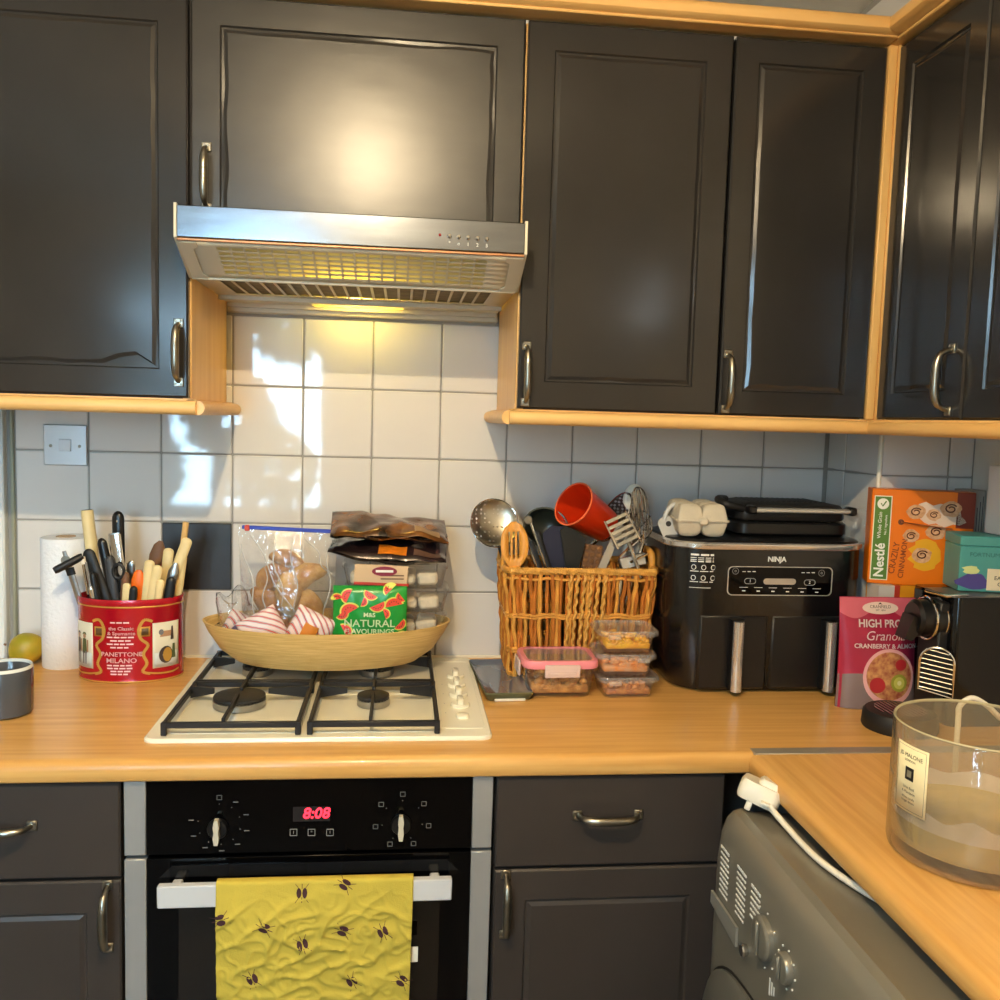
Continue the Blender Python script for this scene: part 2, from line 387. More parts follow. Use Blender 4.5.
post = MB().box((1.2845, -.362, ZB), (1.3015, -.335, ZT+.004), .002).box((1.3015, -.366, ZB), (1.3065, -.33, ZT+.004), .001)
tag(post.build('corner_post', BEECHV), 'upright beech corner post between the back and right wall cabinets', 'post')
def right_cab(ya, yb, label, wav, seed, hy=None):
    t = thing('wall_cabinet', label, 'cabinet', (1.30, ya, ZB)); H = ZT-ZB; W = ya-yb
    MB().box((.022, -W+.001, 0), (.298, -.001, H)).build('carcass', CARC, t)
    d = door(W-.004, H-.003, fr((.0205, -.002, .0015), (0,-1,0), (0,0,1)), t, DOORP, wav=wav, seed=seed, border=.048)
    if hy is not None: put_handle(d, Matrix.Translation((ya-hy-.002, .645-ZB-.0015, .019)))
right_cab(-.366, -.640, 'charcoal wall cabinet next to the corner post, its handle above the tea tin', .004, 5, -.605)
right_cab(-.641, -1.04, 'charcoal wall cabinet at the right edge of the photo, no handle in view', .004, 6)

# beech light rails and cornices
def rail_profile(x0, x1): pass
def bar(name, label, cat, paths, r, m, flat=1.25):
    t = thing(name, label, cat, paths[0][0])
    o = V(paths[0][0])
    for p in paths: MB().tube([V(q)-o for q in p], r, 14, flat=flat).build('rail_piece' if 'rail' in name else 'cornice_piece', m if abs(p[1][0]-p[0][0]) > .1 else BEECHY, t)
    return t
ZR = .5605
def railfill(t, a, b):
    o = V(t.location); q = MB().box(V(a)-o, V(b)-o); q.build('rail_backing', BEECH, t)
t_ = bar('light_rail', 'beech light rail under the far left wall cabinet', 'moulding', [[(-.56, -.372, ZR), (.004, -.372, ZR)], [(.006, -.374, ZR), (.006, -.002, ZR)]], .0125, BEECH, 1.05)
railfill(t_, (-.56, -.366, .552), (.0, -.338, .5765)); railfill(t_, (-.012, -.366, .552), (.002, -.012, .5755))
t_ = bar('light_rail', 'beech light rail under the wall cabinets above basket and air fryer', 'moulding', [[(.574, -.372, ZR), (1.282, -.372, ZR)], [(.572, -.374, ZR), (.572, -.002, ZR)]], .0125, BEECH, 1.05)
railfill(t_, (.58, -.366, .552), (1.282, -.338, .5765)); railfill(t_, (.574, -.366, .552), (.588, -.012, .5755))
t_ = bar('light_rail', 'beech light rail under the right hand wall cabinets', 'moulding', [[(1.288, -.372, ZR), (1.288, -1.04, ZR)]], .0125, BEECHY, 1.05)
railfill(t_, (1.284, -1.04, .552), (1.318, -.352, .5765))
c = thing('cornice', 'beech cornice along the top of the back wall cabinets', 'moulding', (-.56, -.37, 1.29))
MB().box((0, -.018, 0), (1.846, .03, .006), .002).loft([[(x, y, z) for y, z in ((.03, .006), (-.022, .006), (-.030, .012), (-.032, .022), (-.028, .032), (-.018, .038), (.03, .038))] for x in (0, 1.85)]).build('moulding', BEECH, c)
c = thing('cornice', 'beech cornice along the top of the right wall cabinets', 'moulding', (1.29, -.37, 1.29))
MB().box((-.004, -.68, -.002), (.03, .03, .006), .002).loft([[(x, y, z) for x, z in ((.03, .006), (-.022, .006), (-.030, .012), (-.032, .022), (-.028, .032), (-.018, .038), (.03, .038))] for y in (-.030, -.68)]).build('moulding', BEECHY, c)

# ------------------------------------------------------------------ worktops
mb = MB()
prof = [(-.004, -.038), (-.004, 0)]+[(-.606+.0, 0)]+[(-.608-.016*sin(a), -.016+.016*cos(a)) for a in [pi*i/16 for i in range(1, 9)]]+[(-.624, -.026), (-.621, -.034), (-.614, -.038)]
mb.loft([[(x, y, z) for y, z in prof] for x in (-1.2, 1.388)])
tag(mb.build('worktop', WTOP), 'long beech effect worktop along the back wall under the hob', 'worktop')
XW = .974
wt2 = thing('worktop', 'beech effect worktop return on the right, under the candle jar', 'worktop', (XW, -.6255, 0))
prof2 = [(.626, -.038), (.626, 0), (.018, 0)]+[(.016-.016*sin(a), -.016+.016*cos(a)) for a in [pi*i/16 for i in range(1, 9)]]+[(0, -.026), (.003, -.034), (.010, -.038)]
MB().loft([[(x, y, z) for x, z in prof2] for y in (0, -1.1)]).build('slab', WTOP2, wt2)
MB().box((.010, -.003, -.004), (.60, .024, .0016), .0006).build('joint_strip', mat('aluminium_strip', (150, 142, 128), .35, .3), wt2, label='aluminium joint strip')
cw = MB().box((1.388, -.62, -.038), (1.60, -.242, 0)); tag(cw.build('worktop', WTOP), 'corner piece of worktop under the coffee machine by the right wall', 'worktop')

# ------------------------------------------------------------------ base units
def base_cab(x0, x1, label, hdr, hdoor, seed):
    t = thing('base_cabinet', label, 'cabinet', (x0, 0, -.91)); W = x1-x0; B = .91
    MB().box((.001, -.590, .10), (W-.001, -.02, B-.040)).build('carcass', CARC, t)
    MB().box((.001, -.54, 0), (W-.001, -.52, .099)).build('plinth', CARC, t)
    Mf = lambda z: fr((.0025, -.593, B+z))
    d = door(W-.005, .157, Mf(-.198), t, DOORB, name='drawer_front', plain=True)
    if hdr is not None: put_handle(d, Matrix.Translation((hdr-x0-.0025, -.108+.198, .019)) @ Matrix.Rotation(pi/2, 4, 'Z'))
    d = door(W-.005, .60, Mf(-.803), t, DOORB, seed=seed, border=.053)
    put_handle(d, Matrix.Translation((hdoor-x0-.0025, -.262+.803, .019)))
    return t
base_cab(-.66, -.0605, 'charcoal base cabinet left of the oven with drawer and door', -.250, -.083, 8)
base_cab(.5415, .9415, 'charcoal base cabinet between the oven and the washing machine', .735, .5635, 9)

# ------------------------------------------------------------------ oven
ov = thing('oven', 'built-in black glass oven with steel side strips and red clock', 'oven', (-.0575, -.612, -.91)); B = .91; W = .595
MB().box((.004, .022, .31), (W-.004, .56, B-.042)).build('housing', CARC, ov)
for x in (0, W-.034):
    MB().box((x, 0, B-.1625), (x+.034, .02, B-.038), .0015).build('steel_strip', mat('satin_oven_steel', (178, 178, 176), .36, .55, var=.05, vscale=9), ov)
    MB().box((x, 0, .31), (x+.034, .02, B-.1685), .0015).build('steel_strip', mat('satin_oven_steel', (178, 178, 176), .36, .55, var=.05, vscale=9), ov)
cp = MB().box((.0345, .001, B-.1625), (W-.0345, .02, B-.038), .001).build('control_panel', BLACKG, ov)
dr = MB().box((.0345, .001, .31), (W-.0345, .02, B-.1685), .001).build('oven_door', BLACKG, ov)
MB().box((.085, -.0003, .36), (W-.085, .0009, B-.24)).build('door_window', mat('oven_window_glass', (22, 17, 13), .06), dr)
MB().loft([[(x, 0, z) for x, z in ((.055, B-.1995), (.075, B-.180), (W-.075, B-.180), (W-.055, B-.1995))], [(x, -.0006, z) for x, z in ((.055, B-.1995), (.075, B-.180), (W-.075, B-.180), (W-.055, B-.1995))]]).build('glass_band', mat('glass_band_grey', (24, 24, 25), .12), dr)
hb = MB().box((.0625, -.047, B-.2275), (.527, -.033, B-.191), .002)
for x in (.085, .50): hb.box((x-.008, -.034, B-.215), (x+.008, .001, B-.203), .002)
hb.build('door_bar', mat('satin_aluminium', (214, 214, 214), .35, .15), ov, label='satin metal door bar')
def mark(px, py): p = onY(-.6118, px, py); return p-V((-.0575, -.612, -.91))
for (px, py, n_) in ((218, 828, 0), (401, 824, 1)):
    p = mark(px, py)
    k = MB().lathe([(.0165, 0), (.0165, .006), (.015, .009)], 28, fr((p.x, .001, p.z))).build('knob', BLACKP, ov)
    MB().loft([[(x+p.x, y, z+p.z) for x, z in ((-.003, -.021), (.003, -.021), (.0048, -.010), (.0036, 0), (.0048, .008), (.003, .020), (-.003, .020), (-.0048, .008), (-.0036, 0), (-.0048, -.010))] for y in (-.008, -.019)]).build('knob_grip', mat('champagne_grip', (222, 212, 188), .35, .3), k)
    mk = MB(); q = p+V((.002, 0, .006))
    angs = [90-35*i for i in range(0, 9)] if n_ == 0 else [90+51.4*i for i in range(7)]
    for a in angs:
        a = radians(a); c_ = (q.x+.034*cos(a), q.z+.034*sin(a)); mk.lathe([(.0009, 0), (.0009, .0003)], 8, fr((c_[0], .0008, c_[1])))
        c_ = (q.x+.045*cos(a), q.z+.045*sin(a))
        if n_ == 0 and a < radians(80): mk.box((c_[0]-.0042, .0005, c_[1]-.0009), (c_[0]+.0042, .0008, c_[1]+.0009))
        else:
            for s in (-1, 1):
                mk.box((c_[0]-.004, .0005, c_[1]+s*.0036-.0005), (c_[0]+.004, .0008, c_[1]+s*.0036+.0005)); mk.box((c_[0]+s*.0038-.0005, .0005, c_[1]-.004), (c_[0]+s*.0038+.0005, .0008, c_[1]+.004))
    tag(mk.build('dial_marks', mat('dim_print', (104, 104, 102), .5), cp), kind='stuff')
a_ = mark(293, 807); b_ = mark(330, 821)
ds = MB().box((a_.x, .0, b_.z), (b_.x, .0008, a_.z)).build('clock_display', mat('display_grey', (34, 32, 33), .2), cp)
p = mark(316, 813.5); txt('8:08', .0255, fr((p.x, -.0004, p.z)), mat('red_led', (255, 40, 60), .5, emit=2.2), ds, 'clock_digits', shear=.18, bold=.0004)
for px, py, ch in ((293.5, 832.5, 'I'), (311.5, 832.5, '*'), (330, 832.5, 'I')):
    p = mark(px, py); mk = MB(); s_ = .0055
    for s in (-1, 1): mk.box((p.x-s_, .0003, p.z+s*s_-.0004), (p.x+s_, .0008, p.z+s*s_+.0004)); mk.box((p.x+s*s_-.0004, .0003, p.z-s_), (p.x+s*s_+.0004, .0008, p.z+s_))
    mk.build('touch_key', GPRINT, cp); txt(ch, .007, fr((p.x, .0006, p.z)), GPRINT, cp, 'key_symbol')

# ------------------------------------------------------------------ tea towel over the bar
tw = thing('tea_towel', 'crumpled yellow tea towel printed with bees hanging from the oven bar', 'towel', (.2515, -.652, -.19))
def tdisp(x, z):
    f = min(1, max(0, -z/.05))
    q = V((x*8, z*8, 2.2)); n1 = noise.ridged_multi_fractal(q, .9, 2.1, 4, 1.0, 2.0)
    wr = 1-abs(noise.noise(V((x*34+z*22, z*40-x*16, 5))))*2; wr2 = 1-abs(noise.noise(V((x*15-z*20, z*22+x*9, 8))))*2
    return -.0088-max(0, f*(.004+.0045*max(0, wr2)**4+.0028*max(0, wr)**4+.007*noise.noise(V((x*6+4, z*5, 0)))))
def towel(u, v):
    hw = .1555-.006*v; x = (u-.5)*2*hw; L = v*.36
    if L < .02:
        a = L/.02*pi; return V((x, .0088*cos(a), .0012+.003*sin(a)))
    z = -(L-.02); return V((x, tdisp(x, z), z))
MB().grid(towel, 130, 150).build('cloth', mat('yellow_cotton', (196, 174, 66), .85, var=.05, vscale=20, bump=.25, bscale=500), tw, 80, solid=.0015)
MB().grid(lambda u, v: V(((u-.5)*.30, .0075+.002*sin(u*9), .001-v*.16)), 20, 10).build('cloth_back', MATS['yellow_cotton'], tw, 80, solid=.0015)
bees = [(302,893,20),(345,885,75),(265,925,85),(303,942,40),(343,930,85),(383,931,45),(253,977,45),(352,981,50),(402,979,75),(221,918,-50)]
BEEM = mat('bee_print_brown', (62, 30, 34), .8)
for px, py, ang in bees:
    p = onY(-.664, px, py)-V((.2515, -.652, -.19)); a = radians(ang-20); mb = MB()
    def bp(x, y):
        X = p.x+x*cos(a)-y*sin(a); Z = p.z+x*sin(a)+y*cos(a); return V((X, tdisp(X, Z)-.0016, Z))
    def patch(cx, cy_, rx, ry):
        c0 = len(mb.v); mb.v.append(bp(cx, cy_)); k = 10
        for i in range(k): mb.v.append(bp(cx+rx*cos(2*pi*i/k), cy_+ry*sin(2*pi*i/k)))
        for i in range(k): mb.f.append((c0, c0+1+i, c0+1+(i+1) % k))
    for cx in (-.0048, .0044): patch(cx, 0, .0040, .0080)
    for s in (-1, 1):
        for tx in (-.007, 0, .007):
            x0_, y0_, x1_, y1_ = tx*.6, s*.006, tx*1.5, s*.0145
            i0 = len(mb.v); mb.v += [bp(x0_-.0005, y0_), bp(x0_+.0005, y0_), bp(x1_+.0005, y1_), bp(x1_-.0005, y1_)]; mb.f.append((i0, i0+1, i0+2, i0+3))
    tag(mb.build('bee_print', BEEM, tw), kind='stuff')
p = onY(-.655, 413, 955)-V((.2515, -.652, -.19))
MB().box((p.x-.012, .0, p.z-.014), (p.x+.008, .001, p.z+.012)).build('care_tag', WHITEPL, tw, label='white care tag')
# ------------------------------------------------------------------ extractor hood
HX0, HX1 = -.0135, .5860; HW = HX1-HX0
hd = thing('extractor_hood', 'slim extractor hood with steel front and cream slotted underside', 'hood', (HX0, 0, .79)); zo = .79
fas = MB().box((.004, -.462, .846-zo), (HW-.004, -.454, .899-zo), .0015).build('front_fascia', STEEL, hd, label='brushed steel fascia')
MB().box((.004, -.460, .841-zo), (HW-.004, -.450, .8455-zo), .001).build('fascia_trim', mat('copper_trim', (170, 120, 80), .35, .4), hd)
MB().box((.004, -.453, .884-zo), (HW-.004, -.364, .894-zo), .002).build('top_plate', mat('hood_dark_grey', (60, 60, 60), .4), hd)
for x in (0, HW-.0045):
    pr = [(-.463, .845), (-.463, .902), (-.366, .896), (-.366, .872), (-.338, .833), (-.338, .797), (-.352, .794)]
    MB().loft([[(xx, y, z-zo) for y, z in pr] for xx in (x, x+.0045)]).build('side_cap', CREAMM, hd)
for x in (.0046, HW-.0346):
    pts = [(0, 0), (.030, 0), (.030, .10), (.022, .17), (.022, .86), (.030, .93), (.030, 1), (0, 1)] if x < .1 else [(.030, 0), (0, 0), (0, .10), (.008, .17), (.008, .86), (0, .93), (0, 1), (.030, 1)]
    A = V((x, -.453, .841-zo)); D = V((0, -.346+.453, .797-.841)); nn = V((0, -.38, -.92))
    MB().loft([[A+V((u, 0, 0))+D*v+nn*e for u, v in pts] for e in (0, .003)]).build('flap_end', CREAMM, hd)
# slotted flap: 20 columns x 6 rows of real slots
def slotted(parent, name, A, U, D, ue, ve, hole, m):
    mb = MB(); nu, nv = len(ue), len(ve)
    for v in ve:
        for u in ue: mb.v.append(A+U*u+D*v)
    for j in range(nv-1):
        for i in range(nu-1):
            if not hole(i, j): mb.f.append((j*nu+i, j*nu+i+1, (j+1)*nu+i+1, (j+1)*nu+i))
    return mb.build(name, m, parent, solid=.0012)
ue = [.004, .062]; 
for k in range(20): ue += [.066+k*.0235, .066+k*.0235+.0195]
ue += [HW-.004]
ve = [0]
for k in range(6): ve += [.12+k*.13, .12+k*.13+.085]
ve += [1]
slotted(hd, 'front_flap', V((0, -.4525, .841-zo)), V((1, 0, 0)), V((0, .1065, -.044)), ue, ve, lambda i, j: i >= 2 and i % 2 == 0 and i < 42 and j % 2 == 1, CREAMM)
PAPF = clearmat('filter_paper', (30, 28, 22), 0, .8, dcol=(206, 196, 168)); nt_ = PAPF.node_tree; tl = nt_.nodes.new('ShaderNodeBsdfTranslucent'); tl.inputs[0].default_value = rgb(230, 214, 150); mx_ = [n for n in nt_.nodes if n.type == 'MIX_SHADER'][0]; nt_.links.new(tl.outputs[0], mx_.inputs[1]); mx_.inputs[0].default_value = .5
MB().grid(lambda u, v: V((.006+(HW-.012)*u, -.4485+.103*v, .8435-zo-.0415*v)), 2, 2).build('paper_filter', PAPF, hd)
MB().box((.004, -.348, .793-zo), (HW-.004, -.340, .799-zo), .001).build('front_lip', CREAMM, hd)
MB().box((.03, -.339, .8005-zo), (HW-.03, -.118, .804-zo)).build('grease_filter', FILT, hd, label='brown fleece grease filter')
ue = [.0045, .045]
for k in range(20): ue += [.047+k*.0255, .047+k*.0255+.0205]
ue += [HW-.0045]
slotted(hd, 'bottom_grille', V((0, -.340, .796-zo)), V((1, 0, 0)), V((0, .225, 0)), ue, [0, .06, .88, 1], lambda i, j: j == 1 and i >= 2 and i % 2 == 0 and i < 42, CREAMM)
MB().box((.0045, -.116, .786-zo), (HW-.0045, -.104, .798-zo), .002).box((.0045, -.022, .782-zo), (HW-.0045, -.013, .80-zo), .002).box((.0045, -.104, .792-zo), (.19, -.022, .796-zo)).box((.385, -.104, .792-zo), (HW-.0045, -.022, .796-zo)).build('rear_frame', CREAMM, hd)
MB().box((.19, -.104, .790-zo), (.385, -.022, .7925-zo), .001).build('lamp_lens', mat('lamp_lens_plastic', (255, 236, 160), .3, alpha=.35), hd)
MB().ell((.2885, -.040, .812-zo), (.028, .008, .008), 12, 8).build('bulb', mat('hood_bulb_glow', (1, .80, .22), .5, emit=6), hd)
MB().box((.0045, -.338, .8315-zo), (HW-.0045, -.012, .834-zo)).build('inner_top', CREAMM, hd)
def hp(px, py): return onY(-.4622, px, py)-V((HX0, 0, zo))
mb = MB(); q = hp(440, 235); MB().lathe([(.0024, 0), (.0024, .002), (.001, .003)], 10, fr((q.x, -.4618, q.z))).build('indicator', mat('red_lens', (120, 20, 20), .3), fas)
for i, ch in enumerate(('*', 'o', '1', '2', '3')):
    q = hp(449.5+i*9.3, 236.3+i*.75)
    MB().lathe([(.0038, 0), (.0036, .0015), (.0028, .002), (.0028, .006), (.0018, .007)], 14, fr((q.x, -.4618, q.z))).build('push_button', CHROME, fas)
    q = hp(449.5+i*9.3, 243+i*.75); txt(ch, .0085, fr((q.x, -.4623, q.z)), WPRINT, fas, 'button_mark')

# ------------------------------------------------------------------ gas hob
hb_ = thing('gas_hob', 'cream enamel four burner gas hob with black pan supports', 'hob', (.247, -.2875, 0))
oh = V((.247, -.2875, 0)); HWX, HDY = .590, .520
out = rr(HWX, HDY, .02)
MB().loft([[(x, y, .0002) for x, y in out], [(x, y, .004) for x, y in out], [(x*.990, y*.990, .0075) for x, y in out]]).build('hob_plate', ENAM, hb_)
for (x0, x1) in ((-.265, -.038), (-.022, .200)):
    for (y0, y1) in ((-.235, -.012), (.004, .228)):
        o1 = rr(x1-x0, y1-y0, .02, 4, (x0+x1)/2, (y0+y1)/2); o2 = rr(x1-x0-.012, y1-y0-.012, .016, 4, (x0+x1)/2, (y0+y1)/2)
        MB().loft([[(x, y, .0076) for x, y in o1], [(x, y, .0090) for x, y in o1], [(x, y, .0090) for x, y in o2], [(x, y, .0076) for x, y in o2]], False, False).build('spill_rim', ENAM, hb_)
o1 = rr(.078, .44, .012, 4, .248, 0); o2 = rr(.072, .434, .010, 4, .248, 0)
MB().loft([[(x, y, .0076) for x, y in o1], [(x, y, .0088) for x, y in o1], [(x, y, .0088) for x, y in o2], [(x, y, .0080) for x, y in o2]], False, True).build('control_strip', ENAM, hb_)
for (bx, by, r) in ((-.165, -.085, .047), (.083, -.085, .030), (-.165, .125, .030), (.083, .125, .036)):
    b = MB().lathe([(r*.98, .008), (r*1.03, .010), (r*1.03, .021), (r*.92, .0225)], 32, Matrix.Translation((bx, by, 0))).build('burner_crown', mat('burner_aluminium', (165, 162, 155), .4, .9), hb_)
    tb = MB()
    for k in range(int(r*900)):
        a = 2*pi*k/int(r*900); tb.box((-.001, -.002, .019), (.001, .002, .0235), M=Matrix.Translation((bx, by, 0)) @ Matrix.Rotation(a, 4, 'Z') @ Matrix.Translation((r*.96, 0, 0)))
    tag(tb.build('burner_ports', IRON, b), kind='stuff')
    MB().lathe([(r*.99, .0225), (r*1.02, .025), (r*1.0, .0285), (r*.8, .031), (r*.2, .0315)], 32, Matrix.Translation((bx, by, 0))).build('burner_cap', IRON, b)
for (x0, x1, bx) in ((-.262, -.040, -.165), (-.020, .198, .083)):
    mb = MB(); z0, z1 = .021, .0315; hw = .0038
    for y in (-.244, -.010, .004, .224): mb.box((x0, y-hw, z0), (x1, y+hw, z1), .0015)
    for x in (x0, x1):
        mb.box((x-hw, -.247, z0), (x+hw, .228, z1), .0015)
        for y in (-.244, -.010, .224): mb.box((x-.0048, y-.0048, .0085), (x+.0048, y+.0048, z1), .0012)
    for by in (-.085, .125):
        ylo, yhi = (-.244, -.010) if by < 0 else (.004, .224)
        mb.box((bx-.003, ylo, z0+.004), (bx+.003, by-.018, z1+.006), .001).box((bx-.003, by+.018, z0+.004), (bx+.003, yhi, z1+.006), .001)
        for (xa, xb) in ((x0, bx-.05), (x1, bx+.05)):
            mb.loft([[(xa, by+.035+e, z) for z in (.012, z1+.004)]+[(xb, by+.02+e, z) for z in (z1+.004, z1-.006)] for e in (-.003, .003)])
    mb.build('pan_support', IRON, hb_)
for i, (px, py) in enumerate(((455.5, 675), (456.6, 684), (458.4, 693.5), (460.2, 703.5))):
    q = on(2, .012, px, py)-oh
    k = MB().lathe([(.0185, .008), (.0185, .012), (.016, .014)], 28, Matrix.Translation((q.x, q.y, 0))).build('control_knob', ENAM, hb_)
    MB().loft([[(q.x+x*s, q.y+y*s, z) for x, y in rr(.012, .036, .005)] for s, z in ((1, .0138), (1, .023), (.85, .0245))]).build('knob_grip', ENAM, k)
q = on(2, .01, 462.6, 715.6)-oh
MB().loft([[(q.x+x*s, q.y+y*s, z) for x, y in rr(.024, .026, .009)] for s, z in ((1, .008), (1, .0115), (.85, .013))]).build('ignition_button', ENAM, hb_)
mk = MB()
for i in range(4):
    q = on(2, .009, 442+i*1.2, 684+i*9.5)-oh; mk.lathe([(.0014, .0082), (.0014, .0086)], 8, Matrix.Translation((q.x, q.y, 0)))
tag(mk.build('control_marks', GPRINT, hb_), kind='stuff')

# ------------------------------------------------------------------ washing machine (faces left)
wm = thing('washing_machine', 'graphite grey washing machine under the right worktop', 'washing machine', (.885, -.995, -.91)); B = .91
GREYM = mat('graphite_metallic_plastic', (128, 124, 112), .32, .35, var=.03, vscale=4, coat=.15)
prof = [(.62, -.908), (.006, -.908), (.0, -.90), (0, -.24), (.001, -.20), (.0015, -.13), (.006, -.085), (.014, -.063), (.024, -.052), (.036, -.0485), (.046, -.051), (.058, -.055), (.075, -.056), (.095, -.059), (.30, -.060), (.62, -.060)]
cxp, czp = .3, -.48
def sec(y, e):
    o = []
    for x, z in prof:
        dx = x-cxp; dz = z-czp; o.append((cxp+dx*(1-e/.3), y, B+czp+dz*(1-e/.43)))
    return o
secs = []
R_ = .05
for i in range(7):
    a = pi/2*i/6; secs.append((.30-R_+R_*cos(a), R_*(1-sin(a))))
secs = [(y, e) for y, e in secs]; secs = sorted(set([(y, e) for y, e in secs]+[(-y, e) for y, e in secs]))
body = MB().loft([sec(y, e*.6) for y, e in secs]).build('body', GREYM, wm, 30)
FW = lambda y, z, x=0: fr((x, y+.995, B+z), (0, -1, 0), (0, 0, 1))
def wp(px, py): return on(0, .885, px, py)
dpts = []
for k in range(64):
    a = 2*pi*k/64; e = 2/4.0; dpts.append((.285*math.copysign(abs(cos(a))**e, cos(a)), .30*math.copysign(abs(sin(a))**e, sin(a))))
Md = fr((0, 0, B-.555), (0, -1, 0), (0, 0, 1))
dd = MB().loft([[(x*s, y*s, z) for x, y in dpts] for s, z in ((1, -.002), (1, .006), (.97, .012), (.7, .018), (.66, .012), (.5, .010))], True, True, M=Md).build('drum_door', mat('graphite_door', (112, 110, 102), .3, .35), wm)
MB().loft([[(x*s, y*s, z) for x, y in dpts] for s, z in ((1.012, -.002), (1.012, .0015), (1.0, .0015), (1.0, -.002))], False, False, M=Md).build('door_gap', KPRINT, wm)
q0 = wp(713, 897); q1 = wp(738, 938)
MB().loft([[(0 if e == 0 else -e, y+.995, B+z) for y, z in ((q0.y, q0.z+.012), (q1.y+.0, q1.z+.016), (q1.y+.0, q1.z-.014), (q0.y, q0.z-.008))] for e in (0, .004)]).build('drawer_handle', mat('silver_grey_plastic', (168, 166, 156), .3, .5), wm, label='lighter grey detergent drawer handle')
for (px, py, r, nm) in ((764, 938, .030, 'programme_dial'), (786, 968, .020, 'temperature_knob')):
    q = wp(px, py); M = FW(q.y, q.z)
    k = MB().lathe([(r, -.002), (r, .005), (r*.9, .008), (r*.8, .0085)], 30, M).build(nm, GREYM, wm)
    MB().box((-r*.12, -r*.8, .008), (r*.12, r*.8, .014), .002, M=M).build('dial_grip', GREYM, k)
    mk = MB(); nn_ = 18 if r > .03 else 9
    for i in range(nn_):
        a = 2*pi*i/nn_; c_ = (r*1.32*cos(a), r*1.32*sin(a)); mk.lathe([(.0022 if r > .03 else .0014, -.001), (.0022 if r > .03 else .0014, .0006)], 8, M @ Matrix.Translation((c_[0], c_[1], 0)))
    tag(mk.build('dial_marks', WPRINT, wm), kind='stuff')
q = wp(746, 950); MB().lathe([(.008, -.002), (.010, .006), (.008, .008)], 20, FW(q.y, q.z)).build('start_button', CHROME, wm)
q = wp(772, 990); mk = MB()
for i in range(3): mk.box((-.009+i*.007, -.012+i*.004, 0), (-.006+i*.007, .012-i*.002, .0006), M=FW(q.y, q.z))
mk.build('power_mark', WPRINT, wm)
rnd = random.Random(3)
for (px, py, rows, wd) in ((721, 846, 9, .034), (737, 866, 9, .034), (751, 885, 6, .032)):
    mk = MB(); q = wp(px, py)
    for r_ in range(rows):
        x = 0
        while x < wd:
            l = rnd.uniform(.004, .010); mk.box((x, -r_*.0088-.0013, -.0005), (min(x+l, wd), -r_*.0088+(.0013 if r_ else .0026), .0008), M=FW(q.y, q.z, .001)); x += l+.0022
    tag(mk.build('programme_print', WPRINT, wm), kind='stuff')

# plug and flex lying on the washing machine
pl = thing('power_plug', 'white three pin plug with its flex resting on the washing machine', 'plug', (.952, -.715, -.043), rot=(radians(-12), radians(18), radians(-28)))
MB().loft([[(x*s, y*s, z) for x, y in rr(.056, .058, .012)] for s, z in ((.94, 0), (1, .004), (1, .018), (.9, .026))]).build('plug_body', WHITEPL, pl)
MB().loft([[(x*s+.014, y*s, z) for x, y in rr(.040, .036, .008)] for s, z in ((1, .018), (1, .030), (.85, .034))]).build('plug_grip', WHITEPL, pl)
pl.scale = (1.18, 1.18, 1.18)
MB().box((-.012, -.026, -.012), (-.004, -.020, .004), .001).box((.004, -.040, .006), (.016, -.024, .010), .001).build('pins', WHITEPL, pl)
pts = [(.955, -.742, -.030), (.962, -.765, -.041), (.968, -.80, -.049), (.969, -.85, -.051), (.972, -.90, -.051), (.983, -.95, -.051), (1.0, -1.0, -.051), (1.03, -1.06, -.051)]
Mi = (Matrix.Translation(pl.location) @ pl.rotation_euler.to_matrix().to_4x4() @ Matrix.Scale(1.18, 4)).inverted()
MB().tube(spline([Mi @ V(p) for p in pts], 6), .0042, 10).build('flex', WHITEPL, pl)

# wall switch
sw = thing('wall_switch', 'square metal single light switch on the tiles under the left cabinet', 'switch', (-.3535, 0, .4725))
MB().box((-.0455, -.007, -.0445), (.0455, 0, .0445), .002).build('face_plate', mat('satin_switch_metal', (196, 198, 200), .28, .6), sw)
rk = MB().loft([[(-.013, -.007, -.013), (.013, -.007, -.013), (.013, -.007, .013), (-.013, -.007, .013)], [(-.012, -.0125, -.012), (.012, -.0125, -.012), (.012, -.0095, .012), (-.012, -.0095, .012)]]).build('rocker', mat('white_rocker', (225, 228, 232), .25), sw)
for s in (-1, 1): MB().lathe([(.0035, 0), (.0035, .001), (.002, .0018)], 12, fr((s*.030, -.0068, -.002))).build('screw', PEWTER, sw)

# lamp fixture on the ceiling, out of frame above the camera
cl = thing('ceiling_lamp', 'bare ceiling bulb on a small white rose above the camera', 'lamp', (.26, -1.70, 1.5))
MB().lathe([(.05, 0), (.05, -.012), (.03, -.022)], 24).build('rose', WHITEP, cl)
MB().lathe([(.017, -.02), (.017, -.085), (.020, -.095), (.012, -.1)], 16).build('bulb_holder', WHITEP, cl)

wl = thing('reflection_lamp', 'unseen three-bulb lamp behind the camera, added for the bright spots in the cabinet door', 'lamp', (1.60, -3.0, 1.14))  # unseen emitter added to give three reflected spots on the door
MB().box((-.012, -.07, -.07), (0, .07, .10), .004).build('back_plate', CHROME, wl)
for x, y, z in ((-.04, .02, .087), (-.089, 0, -.046), (-.018, .01, -.044)):
    MB().ell((x, y, z), (.017, .017, .017), 12, 8).build('bulb', mat('door_spot_emitter', (.85, .95, 1), .5, emit=26), wl); MB().tube([(x, y, z), (-.006, y, z)], .006, 8).build('stalk', CHROME, wl)
